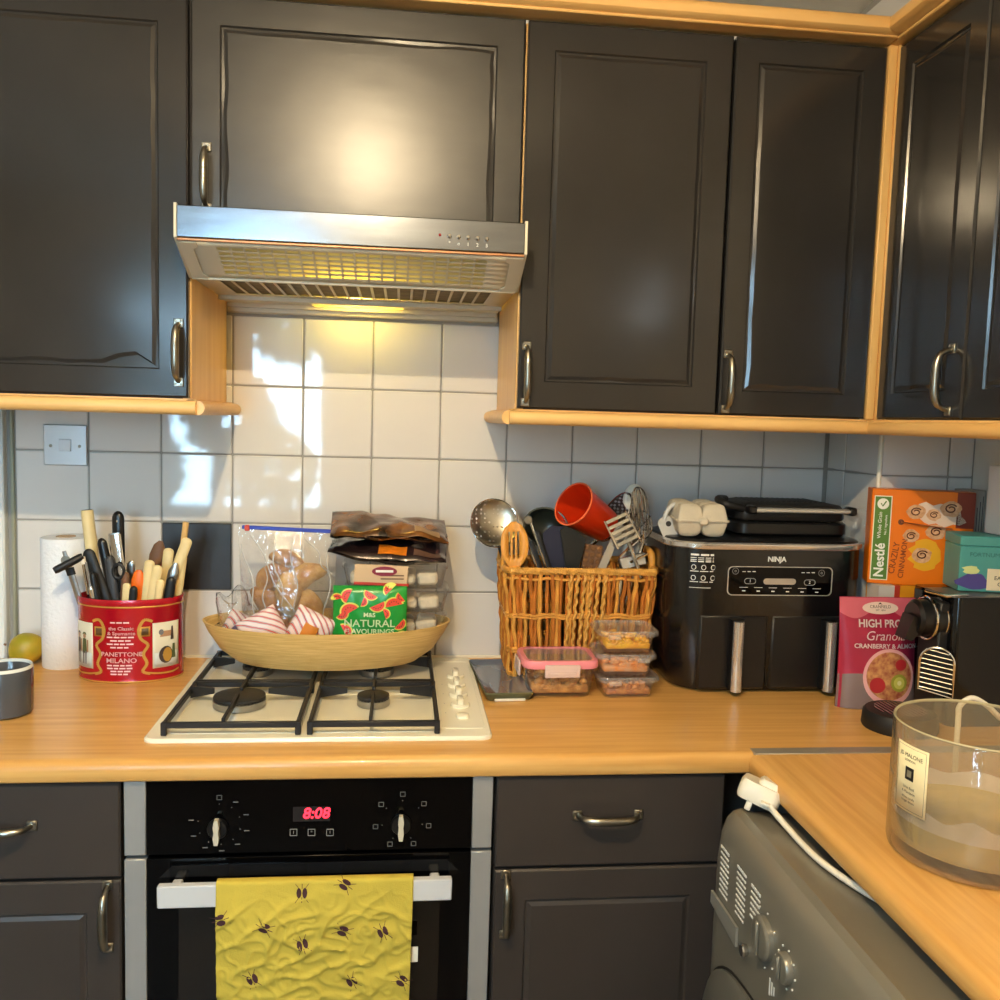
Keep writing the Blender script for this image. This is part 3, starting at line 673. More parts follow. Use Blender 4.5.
# ------------------------------------------------------------------ left end of the worktop
mg = thing('mug', 'dark grey glazed mug with pale rim at the left edge', 'mug', (-.329, -.386, 0))
MUGM = mat('grey_glaze', (66, 70, 75), .16, var=.06, vscale=10, coat=.4)
MB().lathe([(.040, .0), (.0455, .004), (.0468, .03), (.0468, .084), (.0448, .0885), (.0425, .085), (.0425, .01), (.030, .006)], 40).build('cup', MUGM, mg)
MB().lathe([(.0470, .0845), (.0462, .0885), (.0446, .0900), (.0428, .0885), (.0424, .0845)], 40, cap0=False, cap1=False).build('rim', mat('pale_glaze_rim', (214, 216, 210), .2), mg)
MB().tube(spline([(-.045, 0, .072), (-.066, 0, .074), (-.078, 0, .05), (-.068, 0, .024), (-.045, 0, .020)], 5), .0055, 10).build('mug_handle', MUGM, mg)
def mango(p):
    q = V(p); q.x += .006*math.sin(q.z*40); return q
fr_ = thing('mango', 'yellow green mango resting against the wall beside the kitchen roll', 'fruit', (-.424, -.060, .0005), rz=.4)
MB().ell((0, 0, .034), (.037, .031, .034), 24, 14, f=mango).build('flesh', mat('mango_skin', (150, 140, 30), .42, col2=(196, 152, 40), vscale=22, bump=.1, bscale=60), fr_)
MB().tube([(-.034, 0, .046), (-.039, 0, .048)], [.003, .0018], 8).build('stalk', WOODD, fr_)
kr = thing('kitchen_roll', 'white embossed kitchen roll standing against the tiles', 'kitchen roll', (-.337, -.056, 0))
pap = mat('kitchen_paper', (236, 238, 240), .95, bump=.7, bscale=120)
MB().lathe([(.019, .002), (.049, .0), (.050, .004), (.050, .274), (.049, .278), (.021, .279), (.020, .27), (.020, .01)], 40, cap0=False, cap1=False).build('paper', pap, kr)
MB().lathe([(.0196, .003), (.0196, .2805), (.0182, .2805), (.0182, .003)], 24, cap0=False, cap1=False).build('core', mat('card_core', (176, 150, 120), .8), kr)

# red panettone tin, oval
TO = V((-.181, -.132, 0)); TRX, TRY, TH = .104, .072, .171
tn = thing('biscuit_tin', 'oval red panettone tin with gilt scrolls holding kitchen utensils', 'tin', TO)
REDT = mat('red_tin_lacquer', (176, 16, 34), .22, .2, coat=.3)
GOLD = mat('gilt_print', (196, 150, 66), .4, .3)
def oval(prof, n=56): return [[(r*TRX*cos(2*pi*i/n), r*TRY*sin(2*pi*i/n), z) for i in range(n)] for r, z in prof]
MB().loft(oval([(.99, 0), (1.005, .002), (1.005, .005), (.995, .007), (1, .009), (1, .157), (1.012, .159), (1.012, .167), (1.0, TH), (.975, TH), (.975, .012), (.9, .01)])).build('tin_body', REDT, tn)
MB().loft(oval([(1.002, .1548), (1.012, .1565), (1.002, .158)]), False, False).build('gilt_line', GOLD, tn); MB().loft(oval([(1.006, .001), (1.010, .0025), (1.006, .004)]), False, False).build('gilt_foot', GOLD, tn)
def tinp(s, z, e=.0006):                 # s: arc position measured from the front centre, metres
    a = -pi/2+s/.088; return V(((TRX+e)*cos(a), (TRY+e)*sin(a), z))
def tin_quad(s0, s1, z0, z1, m, name, e=.0006):
    return MB().grid(lambda u, v: tinp(s0+(s1-s0)*u, z0+(z1-z0)*v, e), 10, 2).build(name, m, tn, solid=.0002)
def tin_line(pts, wd, m, e=.0009):
    mb = MB(); pts = spline([V((a, b, 0)) for a, b in pts], 6)
    for i in range(len(pts)-1):
        d = (pts[i+1]-pts[i]); n_ = V((-d.y, d.x, 0)).normalized()*wd/2
        k = len(mb.v); mb.v += [tinp(q.x, q.y, e) for q in (pts[i]-n_, pts[i]+n_, pts[i+1]+n_, pts[i+1]-n_)]; mb.f.append((k, k+1, k+2, k+3))
    return mb
for s in (-1, 1):
    so = s*.082
    tin_quad(so-.030, so+.030, .028, .122, mat('cream_print', (222, 214, 188), .4), 'picture_panel')
    tin_quad(so-.027, so+.027, .031, .060, mat('snow_print', (205, 208, 200), .4), 'picture_ground', .0010)
    def tin_disc(dx, z, rx, rz_, m, nm='picture_figure', e=.0014): MB().add([tinp(so+dx, z, e)]+[tinp(so+dx+rx*cos(2*pi*k/14), z+rz_*sin(2*pi*k/14), e) for k in range(14)], [(0, 1+k, 1+(k+1) % 14) for k in range(14)]).build(nm, m, tn)
    def tin_trap(dx, z0, z1, w0, w1, m, nm='picture_figure', e=.0014): MB().grid(lambda u, v: tinp(so+dx+(u-.5)*(w0+(w1-w0)*v), z0+(z1-z0)*v, e), 4, 4).build(nm, m, tn)
    INK = mat('sepia_ink', (66, 54, 50), .5); INK2 = mat('olive_ink', (78, 88, 52), .5); SKN = mat('tan_ink', (176, 132, 96), .5); SLV = mat('grey_blue_ink', (110, 112, 116), .5)
    if s < 0:
        for dx, coat in ((-.012, INK), (.008, INK2)):
            tin_trap(dx-.003, .036, .062, .004, .005, INK); tin_trap(dx+.004, .036, .062, .004, .005, SLV); tin_trap(dx, .058, .088, .015, .010, coat); tin_disc(dx, .093, .0045, .005, SKN); tin_trap(dx, .096, .101, .013, .007, coat)
            tin_trap(dx+.009, .060, .086, .004, .004, SKN)
    else:
        tin_disc(-.004, .054, .015, .018, INK); tin_disc(-.001, .054, .010, .015, GOLD, e=.0017); tin_trap(.014, .045, .075, .010, .006, INK2); tin_trap(-.002, .092, .104, .030, .022, SKN); tin_trap(.010, .084, .112, .008, .004, INK); tin_disc(-.014, .102, .005, .006, SLV)
    tin_quad(so-s*.043-.009, so-s*.043+.009, .096, .116, GOLD, 'stamp_frame', .0007); tin_quad(so-s*.043-.006, so-s*.043+.006, .099, .113, mat('stamp_brown', (92, 66, 36), .5), 'stamp', .0011)
    mb = tin_line([(so-s*.034, .018), (so-s*.047, .024), (so-s*.040, .040), (so-s*.046, .060), (so-s*.038, .078), (so-s*.050, .092), (so-s*.053, .112), (so-s*.044, .130), (so-s*.030, .126)], .0055, GOLD)
    mb2 = tin_line([(so-s*.036, .020), (so-s*.020, .017), (so+s*.01, .016), (so+s*.03, .020)], .0035, GOLD)
    mb2.v, n0 = mb.v+mb2.v, len(mb.v); mb2.f = mb.f+[tuple(i+n0 for i in f) for f in mb2.f]; mb2.build('gilt_scroll', GOLD, tn)
PNK = mat('pale_pink_print', (240, 206, 204), .5)
for body, sz, z in (("the Classic", .0095, .113), ("& Spumante", .0095, .103), ("PANETTONE", .0120, .060), ("MILANO", .0135, .047)):
    txt(body, sz, None, PNK, tn, warp=lambda p, z=z: tinp(p.x, p.y+z, .0010), bold=.0002)
mk = MB()
for z, n_ in ((.124, 3), (.094, 4), (.087, 3), (.080, 4), (.073, 3), (.036, 4), (.030, 4), (.024, 3), (.018, 3)):
    x = -.006*n_
    for i in range(n_):
        l = rnd.uniform(.007, .0115); mk.grid(lambda u, v, x=x, l=l, z=z: tinp(x+l*u, z+.0028*v, .0010), 2, 1); x += l+.002
tag(mk.build('small_print', PNK, tn), kind='stuff')

# utensils in the tin: every one from a foot inside the tin to a tip seen in the photo
UN = [0]
def stick(name, label, cat, tip, yt, foot, parts, rz=0):
    """parts: list of (part name, material, [(t0,t1,r0,r1,flat)]) along foot->tip"""
    F = V(foot); Tp = onY(yt, *tip); ax = Tp-F; L = ax.length; t = thing(name, label, cat, F)
    z = ax.normalized(); x = V((1, 0, 0)); x = (x-z*x.dot(z)).normalized(); y = z.cross(x)
    M = Matrix((x, y, z)).transposed().to_4x4() @ Matrix.Rotation(rz, 4, 'Z')
    for nm, m, secs_ in parts:
        mb = MB(); rings = []
        for (tt, rx, ry) in secs_: rings.append([(rx*cos(2*pi*k/16), ry*sin(2*pi*k/16), tt*L) for k in range(16)])
        mb.loft(rings, M=M); mb.build(nm, m, t)
    return t
def tf(dx, dy): return TO+V((dx, dy, .013))
def rnd_end(t0, t1, rx, ry, n=5, tip=.05):
    o = [(t0, rx*.9, ry*.9)]
    o += [(t0+(t1-tip-t0)*i/3, rx, ry) for i in range(1, 4)]
    o += [(t1-tip+tip*sin(pi/2*i/n), rx*max(.12, cos(pi/2*i/n)), ry*max(.12, cos(pi/2*i/n))) for i in range(1, n+1)]
    return o
BLK = BLACKM
stick('tube_handle', 'cream hollow tube handle standing tallest at the left of the tin', 'utensil', (87, 510), -.10, tf(-.060, .02), [('tube', CREAMH, [(0, .0125, .0125), (.99, .0125, .0125), (1, .0120, .0120)]), ('open_end', KPRINT, [(.998, .0105, .0105), (1.002, .0105, .0105)])])
stick('carving_knife', 'black riveted knife handle standing upright in the tin', 'utensil', (118, 511), -.10, tf(-.030, .025), [('blade', STEELV, [(0, .004, .0008), (.3, .014, .0009), (.52, .016, .001)]), ('handle', BLACKP, rnd_end(.5, 1, .0125, .008)), ('rivet', CHROME, [(.93, .003, .0084), (.945, .003, .0084)])])
stick('spatula', 'broad matt black spatula handle leaning left in the tin', 'utensil', (87, 549), -.155, tf(.010, -.03), [('handle', BLK, rnd_end(0, 1, .0125, .006))])
stick('ladle', 'black plastic ladle handle behind the steel grater in the tin', 'utensil', (101, 538), -.13, tf(-.005, .0), [('handle', BLACKP, rnd_end(0, 1, .010, .007))])
t = stick('grater', 'narrow steel grater leaning left in the tin', 'utensil', (114, 533), -.14, tf(.005, -.012), [('blade', STEELV, [(0, .010, .002), (.6, .011, .002), (.97, .012, .002), (1, .011, .0015)]), ('rail', CHROME, [(.5, .0125, .0028), (.99, .0128, .0028)])])
stick('potato_peeler', 'ribbed steel peeler handle at the front left of the tin', 'utensil', (86, 562), -.185, tf(-.035, -.04), [('handle', CHROME, rnd_end(0, .8, .0055, .0055)), ('neck', STEELV, [(.78, .0025, .0025), (1, .002, .002)])])
t = stick('corkscrew', 'black cross handled corkscrew leaning over the left rim of the tin', 'utensil', (82, 557), -.17, tf(-.055, -.02), [('shaft', CHROME, [(0, .003, .003), (.97, .003, .003)]), ('collar', WHITEPL, [(.94, .006, .006), (1.0, .006, .006)])])
a = onY(-.17, 83, 556)-t.location; b = onY(-.19, 54, 571)-t.location; MB().tube([a, a+(b-a)*.1, a+(b-a)*.9, b], [.0065, .008, .008, .0065], 12).build('cross_handle', BLACKM, t)
t = stick('can_opener', 'dark steel can opener with toothed wheel hanging over the left rim', 'utensil', (64, 551), -.155, tf(-.06, -.005), [('arm', STEELV, [(0, .006, .002), (.8, .007, .002), (1, .004, .002)]), ('pivot', BLACKM, [(.8, .009, .004), (.86, .009, .004)])])
MB().lathe([(.009, 0), (.009, .004)], 14, fr(onY(-.16, 66, 560)-t.location)).build('wheel', PEWTER, t)
t = stick('kitchen_scissors', 'black ring handle of scissors in the middle of the tin', 'utensil', (119, 566), -.15, tf(.005, -.01), [('blade', STEELV, [(0, .006, .0015), (.75, .007, .0015)]), ('shank', BLACKM, [(.72, .006, .004), (.9, .005, .004)])])
c0 = onY(-.15, 119, 571)-t.location; MB().tube([c0+V((.011*cos(2*pi*k/14), -.003, .015*sin(2*pi*k/14))) for k in range(14)], .0035, 8, closed=True).build('ring_handle', BLACKM, t)
stick('wooden_spoon', 'dark brown wooden spoon head leaning right above the tin', 'utensil', (161, 541), -.11, tf(-.02, .01), [('shaft', WOODD, [(0, .0045, .0045), (.75, .0045, .0045)]), ('spoon_head', WOODD, [(.7, .004, .003), (.78, .011, .005), (.88, .015, .006), (.96, .012, .005), (1, .004, .003)])])
stick('silicone_spatula', 'orange silicone spatula at the front of the tin', 'utensil', (139, 570), -.165, tf(.008, -.03), [('stem', WOODL, [(0, .004, .004), (.7, .004, .004)]), ('spatula_head', mat('orange_silicone', (232, 108, 16), .4), [(.62, .009, .003), (.7, .013, .005), (.9, .0135, .005), (.97, .010, .004), (1, .004, .002)])])
CH = lambda r0, r1: [('handle', CREAMH, rnd_end(0, 1, r0*1.2, r1*.9, tip=.03))]
stick('table_knife', 'upright cream handled table knife, left of the front pair', 'utensil', (150, 560), -.165, tf(.018, -.03), CH(.0085, .005))
stick('table_knife', 'upright cream handled table knife, right of the front pair', 'utensil', (158, 565), -.170, tf(.022, -.035), CH(.0085, .005))
stick('table_knife', 'short pale cream handle just clearing the tin rim at front', 'utensil', (161, 579), -.18, tf(.04, -.04), CH(.0065, .005))
stick('table_knife', 'stubby cream handle at the middle front, just above the tin rim', 'utensil', (127, 583), -.19, tf(-.01, -.045), CH(.0065, .005))
stick('table_knife', 'cream handle with rounded end in front of the charcoal tile', 'utensil', (169, 548), -.12, tf(.045, .01), CH(.009, .006))
stick('butter_spreader', 'broad cream handle leaning far right across the charcoal tile', 'utensil', (188, 538), -.13, tf(.020, -.01), CH(.0095, .006))
stick('wooden_stick', 'tall square pale wooden stick, tallest at the right of the tin', 'utensil', (186, 522), -.10, tf(.070, .02), [('shaft', WOODL, [(0, .006, .006), (1, .0065, .0065)])])
stick('cheese_knife', 'cream handle with steel ferrule at the right rim of the tin', 'utensil', (184, 553), -.125, tf(.075, .0), [('handle', CREAMH, rnd_end(.62, 1, .008, .008)), ('ferrule', CHROME, [(.4, .004, .003), (.56, .007, .005), (.64, .0065, .0065)])])
stick('dessert_spoon', 'dull steel spoon leaning right in the tin', 'utensil', (176, 563), -.145, tf(.035, -.02), [('stem', STEELV, [(0, .003, .002), (.8, .003, .002)]), ('spoon_bowl', STEELV, [(.74, .003, .002), (.82, .010, .004), (.92, .011, .005), (1, .004, .002)])])
stick('paring_knife', 'small red plastic handle in the back of the tin', 'utensil', (157, 557), -.10, tf(.02, .02), [('handle', mat('red_plastic', (190, 28, 24), .35), rnd_end(0, 1, .012, .006))])
stick('cheese_slicer', 'small black handle at the front rim of the tin', 'utensil', (134, 586), -.19, tf(.0, -.05), [('handle', BLACKM, rnd_end(0, 1, .008, .006))])
stick('utensil_handle', 'dark handle with pale ring at the right front rim of the tin', 'utensil', (172, 577), -.165, tf(.055, -.025), [('handle', BLACKM, rnd_end(0, 1, .010, .007)), ('ring', PEWTER, [(.93, .0075, .0065), (.96, .0080, .0065)])])

stick('table_fork', 'dull steel fork handle with flat end behind the orange spatula', 'utensil', (131, 561), -.13, tf(-.01, .02), [('handle', STEELV, rnd_end(0, 1, .008, .0025))])
stick('utensil_handle', 'short brown wooden handle left of the orange spatula', 'utensil', (126, 572), -.15, tf(-.02, -.01), [('handle', WOODD, rnd_end(0, 1, .009, .007))])
stick('utensil_handle', 'dark grey rubber handle beside the ring of the scissors', 'utensil', (109, 556), -.145, tf(-.01, -.02), [('handle', mat('grey_rubber', (58, 58, 60), .5), rnd_end(0, 1, .010, .007))])
stick('utensil_handle', 'thin black handle nearest the left rim of the tin', 'utensil', (92, 572), -.18, tf(-.03, -.045), [('handle', BLACKP, rnd_end(0, 1, .0075, .006))])
stick('utensil_handle', 'pale cream flat handle behind the dull steel spoon', 'utensil', (178, 571), -.13, tf(.05, .0), [('handle', CREAMH, rnd_end(0, 1, .009, .005))])
# ------------------------------------------------------------------ bamboo tray on the hob and what it carries
TRO = V((.2275, -.158, .0385))
tr = thing('bamboo_tray', 'oval woven bamboo tray standing on the hob pan supports', 'tray', TRO)
BAM = mat('coiled_bamboo', (206, 166, 94), .45, col2=(226, 190, 122), vscale=6, stretch=(3, 3, 60), bump=.35, bscale=20, bstretch=(2, 2, 60))
def oring(a, b, z, n=64): return [(a*cos(2*pi*i/n), b*sin(2*pi*i/n), z+.004*(abs(cos(2*pi*i/n))**3)*(z/.075)) for i in range(n)]
MB().loft([oring(.165, .092, 0), oring(.188, .100, .003), oring(.222, .112, .026), oring(.246, .1225, .060), oring(.256, .1265, .079), oring(.258, .1275, .082), oring(.2545, .1255, .083), oring(.250, .123, .079), oring(.244, .118, .058), oring(.216, .107, .027), oring(.18, .094, .006)]).build('bowl', BAM, tr)
fl = TRO.z+.008
# zip bag with bread
zb = thing('zip_bag', 'large clear zip bag with blue seal full of bread rolls', 'bag', (.142, -.145, fl))
def zbag(s):
    def f(u, v):
        x = (u-.5)*(.185+.02*v); th = (.052*(1-v**2.2)+.003)*(1-abs(2*u-1)**2.5); n_ = (noise.noise(V((x*22, v*5, s*3)))*.010+(1-abs(noise.noise(V((x*18+v*6, v*7-x*20, s*9))))*2)*.006)*(1-v)*(1-abs(2*u-1)**6)
        return V((x, s*(th+n_*.6)-.01*v, .012+.258*v+.010*(u-.5)*-1))
    return f
mb = MB().grid(zbag(-1), 60, 60).grid(zbag(1), 60, 60); mb.build('film', CLEAR, zb, 70)
MB().box((-.103, -.016, .264), (.103, -.009, .272), .0015, M=Matrix.Rotation(radians(2), 4, 'Y')).build('zip_seal', mat('blue_zip', (42, 62, 170), .35), zb, label='blue zip seal')
MB().box((-.088, -.019, .264), (-.078, -.007, .276), .002).build('zip_slider', mat('red_slider', (206, 70, 40), .35), zb, label='red zip slider')
FOLDGLINT = clearmat('film_fold_glint', (255, 255, 255), 3, .45, .15)  # whitish threads along the creases, drawn in as highlights on the film
for k, (u0, v0, u1, v1) in enumerate(((.12, .93, .70, .22), (.34, .95, .48, .40), (.55, .96, .62, .35), (.93, .90, .92, .25), (.05, .85, .22, .20), (.70, .93, .97, .62), (.28, .70, .30, .25))):
    pts = [zbag(-1)(u0+(u1-u0)*t/10+.03*sin(t*.9+k), v0+(v1-v0)*t/10)+V((0, -.0012, 0)) for t in range(11)]
    MB().tube(pts, [.0006+.0009*sin(pi*(t+.5)/11) for t in range(11)], 6).build('film_fold_glint', FOLDGLINT, zb)
brd = [mat('bread_crust', (186, 132, 62), .75, col2=(128, 76, 34), vscale=26, bump=.3, bscale=80), mat('bread_pale', (214, 174, 104), .8, col2=(164, 108, 50), vscale=24, bump=.3, bscale=80)]
BL = ('pale oval bread roll lowest left in the zip bag', 'brown bread roll lowest right in the zip bag', 'curved tan bread roll half way up the left of the zip bag', 'golden bread roll half way up the right of the zip bag', 'dark crusted bread roll at upper left of the zip bag', 'long orange-brown bread roll at upper right of the zip bag', 'pale bread roll at the very top of the zip bag contents', 'small upright bread roll in the middle of the zip bag')
for k, (x, z, rx, rz_, an, dy) in enumerate(((-.035, .058, .044, .024, .2, 0), (.045, .056, .042, .024, -.3, 0), (-.040, .098, .046, .021, 1.0, -.008), (.040, .100, .042, .024, .5, .0), (-.036, .155, .040, .022, -.7, -.006), (.034, .158, .044, .022, -.6, -.010), (.000, .196, .036, .016, .3, -.008), (.002, .128, .024, .036, .1, -.022))):
    o = MB().ell((0, 0, 0), (rx, .019, rz_), 26, 16, f=lambda p, k=k: p*(1+.22*noise.noise(p*28+V((k*3, 0, 0))))+V((0, 0, -.25*p.x*p.x/.04))).build('bread_roll', brd[k % 2]); o.location = zb.location+V((x*.92, dy, z+.012)); o.scale = (1.08, 1, 1.12); o.rotation_euler = (0, an, 0)
    tag(o, BL[k], 'bread', 'bread rolls in the zip bag')
def striped():
    m = bpy.data.materials.new('striped_paper'); m.use_nodes = True; n = m.node_tree.nodes; L = m.node_tree.links; p = n['Principled BSDF']; p.inputs['Roughness'].default_value = .4
    tc = n.new('ShaderNodeTexCoord'); wv = n.new('ShaderNodeTexWave'); wv.inputs['Scale'].default_value = 34; wv.bands_direction = 'DIAGONAL'; wv.inputs['Distortion'].default_value = .6; L.new(tc.outputs['Object'], wv.inputs['Vector'])
    r = n.new('ShaderNodeValToRGB'); r.color_ramp.interpolation = 'CONSTANT'; e = r.color_ramp.elements; e[0].color = rgb(236, 214, 208); e[1].position = .55; e[1].color = rgb(240, 232, 224)
    for pos, c_ in ((.66, (52, 38, 84)), (.80, (238, 226, 220)), (.90, (196, 76, 70))): q = e.new(pos); q.color = rgb(*c_)
    L.new(wv.outputs['Fac'], r.inputs['Fac']); L.new(r.outputs[0], p.inputs['Base Color']); return m
STR = striped()
def packet(name, label, cat, loc, sx, sy, sz, m, rot=(0,0,0), amp=.004, seed=0, crimp=True, group=None):
    t = thing(name, label, cat, loc, rot=rot, group=group)
    def f(s):
        def g(u, v):
            a = (1-abs(2*u-1)**3)*(1-abs(2*v-1)**3); x = (u-.5)*sx; z = v*sz; n_ = noise.noise(V((x*45+seed, z*45, s+seed)))*amp
            return V((x, s*(sy/2*max(a, 0)**.5+n_*a+.0004), z))
        return g
    MB().grid(f(-1), 26, 26).grid(f(1), 26, 26).build('wrapper', m, t, 60); return t
t = packet('wrapped_snack', 'striped wrapped snack at the far left end of the tray', 'snack', (.042, -.172, fl+.042), .075, .030, .05, STR, (.0, .5, .2), seed=1)
t = packet('wrapped_snack', 'striped wrapped snack with orange filling left of the middle of the tray', 'snack', (.118, -.208, fl+.034), .085, .034, .075, STR, (0, -.5, .1), seed=2)
t = packet('wrapped_snack', 'striped wrapped snack leaning beside the green melon packet', 'snack', (.178, -.216, fl+.032), .085, .034, .080, STR, (0, .45, -.05), seed=3)
MB().grid(lambda u, v: V(((u-.5)*.03, -.023-.004*sin(pi*u), .008+v*.05)), 4, 6).build('orange_band', mat('orange_filling', (206, 128, 44), .5), t)
t = thing('cling_film', 'crumpled clear film bag with a purple tag at the tray end', 'bag', (.035, -.170, fl+.028))
MB().ell((0, 0, .045), (.036, .028, .058), 26, 18, f=lambda p: p*(1+.5*noise.noise(p*30))).build('film', CLEAR, t, 60)
MB().ell((.012, -.018, .03), (.016, .010, .014), 12, 8).build('tag', mat('purple_tag', (88, 74, 130), .4), t)
# clear bakery tubs, stacked
def bakery(z0, h, label, lab, dx=0):
    t = thing('bakery_tub', label, 'food tub', (.366+dx, -.135, z0)); w_, d = .222, .125
    MB().loft([[(x*s, y*s, z) for x, y in rr(w_, d, .022)] for s, z in ((.88, 0), (.90, .002), (.97, h-.012), (1.0, h-.010), (1.0, h-.006), (.96, h-.003), (.94, h-.001))], True, True).build('tub', CLEARP, t)
    mb = MB()
    for i in range(4):
        for j in range(2):
            x = -.072+i*.047; y = -.026+j*.05; mb.box((x-.021, y-.022, .004), (x+.021, y+.022, h*.5+rnd.uniform(-.006, .006)), .005, M=Matrix.Translation((x, y, 0)) @ Matrix.Rotation(rnd.uniform(-.15, .15), 4, 'Y') @ Matrix.Translation((-x, -y, 0)))
    mb2 = mb.build('contents', mat('iced_buns', (222, 206, 176), .7, var=.12, vscale=40), t); mb2['kind'] = 'stuff'
    if lab:
        MB().box((-.085, -d/2-.0005, h*.10), (.025, -d/2+.0035, h*.94), .0006, M=Matrix.Rotation(radians(2), 4, 'Y')).build('label_band', mat('beige_label', (206, 176, 138), .5), t)
        MB().box((-.085, -d/2-.001, h*.08), (.028, -d/2+.0035, h*.20), .0004, M=Matrix.Rotation(radians(2), 4, 'Y')).build('red_stripe', mat('red_label', (190, 60, 44), .5), t)
        MB().loft([[(-.022+.026*cos(a), y, h*.70+.010*sin(a)) for a in [2*pi*k/20 for k in range(20)]] for y in (-d/2-.002, -d/2+.001)]).build('brand_oval', mat('maroon_oval', (130, 34, 56), .4), t)
        MB().box((-.040, -d/2-.0024, h*.66), (-.004, -d/2-.001, h*.76)).build('brand_print', WPRINT, t)
        for k in range(2): MB().box((-.03, -d/2-.0014, h*(.36+.14*k)), (.018, -d/2, h*(.41+.14*k))).build('flavour_line', WOODD, t)
    return t
bakery(.099, .050, 'bottom clear bakery tub of the stack, low in the tray', False)
bakery(.1485, .051, 'middle clear bakery tub of the stack behind the melon packet', False, .004)
bakery(.200, .050, 'top clear bakery tub with beige and red label', True, .0)
FOIL1 = mat('dark_foil_bronze', (22, 16, 14), .18, .2, col2=(132, 86, 42), vscale=20, bump=.9, bscale=18, coat=.3)
FOIL2 = mat('black_foil', (18, 14, 15), .18, .2, col2=(60, 40, 40), vscale=14, bump=.9, bscale=18, coat=.4)
def pillow(label, c_, m, sx, sy, sz, rot, seed, patches=()):
    t = thing('snack_pack', label, 'snack', c_, rot=rot)
    def f(s):
        def g(u, v):
            a = max(0, (1-abs(2*u-1)**2.2)*(1-abs(2*v-1)**2.6))**.5; x = (u-.5)*sx; y = (v-.5)*sy
            return V((x, y, s*(sz/2*a+.0006)+noise.noise(V((x*26+seed, y*26, s)))*.007+.010*noise.noise(V((x*9+seed, y*9, 2)))))
        return g
    b = MB().grid(f(1), 30, 24).grid(f(-1), 30, 24).build('wrapper', m, t, 60)
    for (u0, u1, v0, v1, mm, nm) in patches:
        MB().grid(lambda u, v: f(1)(u0+(u1-u0)*u, v0+(v1-v0)*v)+V((0, -.0004, .0012)), 12, 10).build(nm, mm, t)
    return t
ORNG = mat('orange_food_print', (214, 120, 28), .35, var=.25, vscale=60)
ztop = .2505
pillow('lower black foil pack with an orange picture on the bakery tubs', (.352, -.140, ztop+.026), FOIL2, .245, .125, .034, (.20, .04, -.05), 1, [(.42, .66, .05, .30, ORNG, 'food_picture'), (.72, .95, .05, .2, mat('brown_label', (96, 70, 56), .5), 'pack_label')])
pillow('upper crumpled bronze foil pack on top of the stack', (.352, -.140, ztop+.068), FOIL1, .245, .125, .030, (.22, .07, .06), 5, [(.70, .92, .06, .25, mat('tan_label', (150, 120, 84), .5), 'pack_label')])
# melon packet
gp = thing('melon_packet', 'green packet printed with watermelon slices leaning in the tray', 'packet', (.316, -.222, fl+.024), rot=(radians(-1), 0, radians(-2)))
GRN = mat('green_wrap', (24, 140, 50), .28, var=.12, vscale=20, bump=.2, bscale=30)
def gsurf(u, v, e=0): return V(((u-.5)*.150, -(.014*max(0, (1-abs(2*u-1)**3)*(1-abs(2*v-1)**4))**.5)-e-.002*noise.noise(V((u*6, v*6, 1))), v*.150))
MB().grid(lambda u, v: gsurf(u, v), 26, 20).grid(lambda u, v: V((gsurf(u, v).x, -gsurf(u, v).y*.5+.001, gsurf(u, v).z)), 26, 20).build('wrapper', GRN, gp, 60)
def gslice(cu_, cv, r, ang):
    for k, (rr_, m) in enumerate(((r, mat('melon_rind', (210, 214, 90), .4)), (r*.84, mat('melon_flesh', (222, 74, 56), .4)))):
        mb = MB(); n0 = 12; pts = [(cu_+rr_*cos(ang+pi*i/n0)/.150, cv+rr_*sin(ang+pi*i/n0)/.150) for i in range(n0+1)]
        c_ = (cu_, cv); mb.v = [gsurf(*c_, .0006+.0004*k)]+[gsurf(*p, .0006+.0004*k) for p in pts]; mb.f = [(0, i, i+1) for i in range(1, n0+1)]; mb.build('melon_slice', m, gp)
    mb = MB()
    for i in range(5):
        a = ang+pi*(i+.7)/6; p = (cu_+r*.5*cos(a)/.150, cv+r*.5*sin(a)/.150); mb.box((-.0008, -.0003, -.0012), (.0008, .0003, .0012), M=Matrix.Translation(gsurf(*p, .0013)))
    tag(mb.build('melon_seeds', KPRINT, gp), kind='stuff')
gp.scale = (1, 1, .92)
for a in ((.70, .60, .013, 5.0), (.06, .80, .014, .3), (.93, .85, .013, 2.2), (.40, .78, .012, 4.4), (.94, .25, .014, 1.2), (.07, .12, .014, .9), (.24, .62, .022, .6), (.60, .74, .018, 3.6), (.83, .72, .020, .2), (.12, .60, .016, 3.9), (.16, .33, .018, 5.2), (.22, .85, .018, 1.2), (.52, .90, .016, 2.6), (.90, .45, .015, 4.0), (.78, .95, .016, .8)): gslice(*a)
for body, sz, u, v in (('M&S', .013, .50, .58), ('NATURAL', .023, .50, .45), ('FLAVOURINGS', .0155, .50, .33)):
    txt(body, sz, None, mat('cream_text', (236, 236, 206), .5), gp, warp=lambda p, u=u, v=v: gsurf(u+p.x/.150, v+p.y/.150, .0010), bold=.0004)
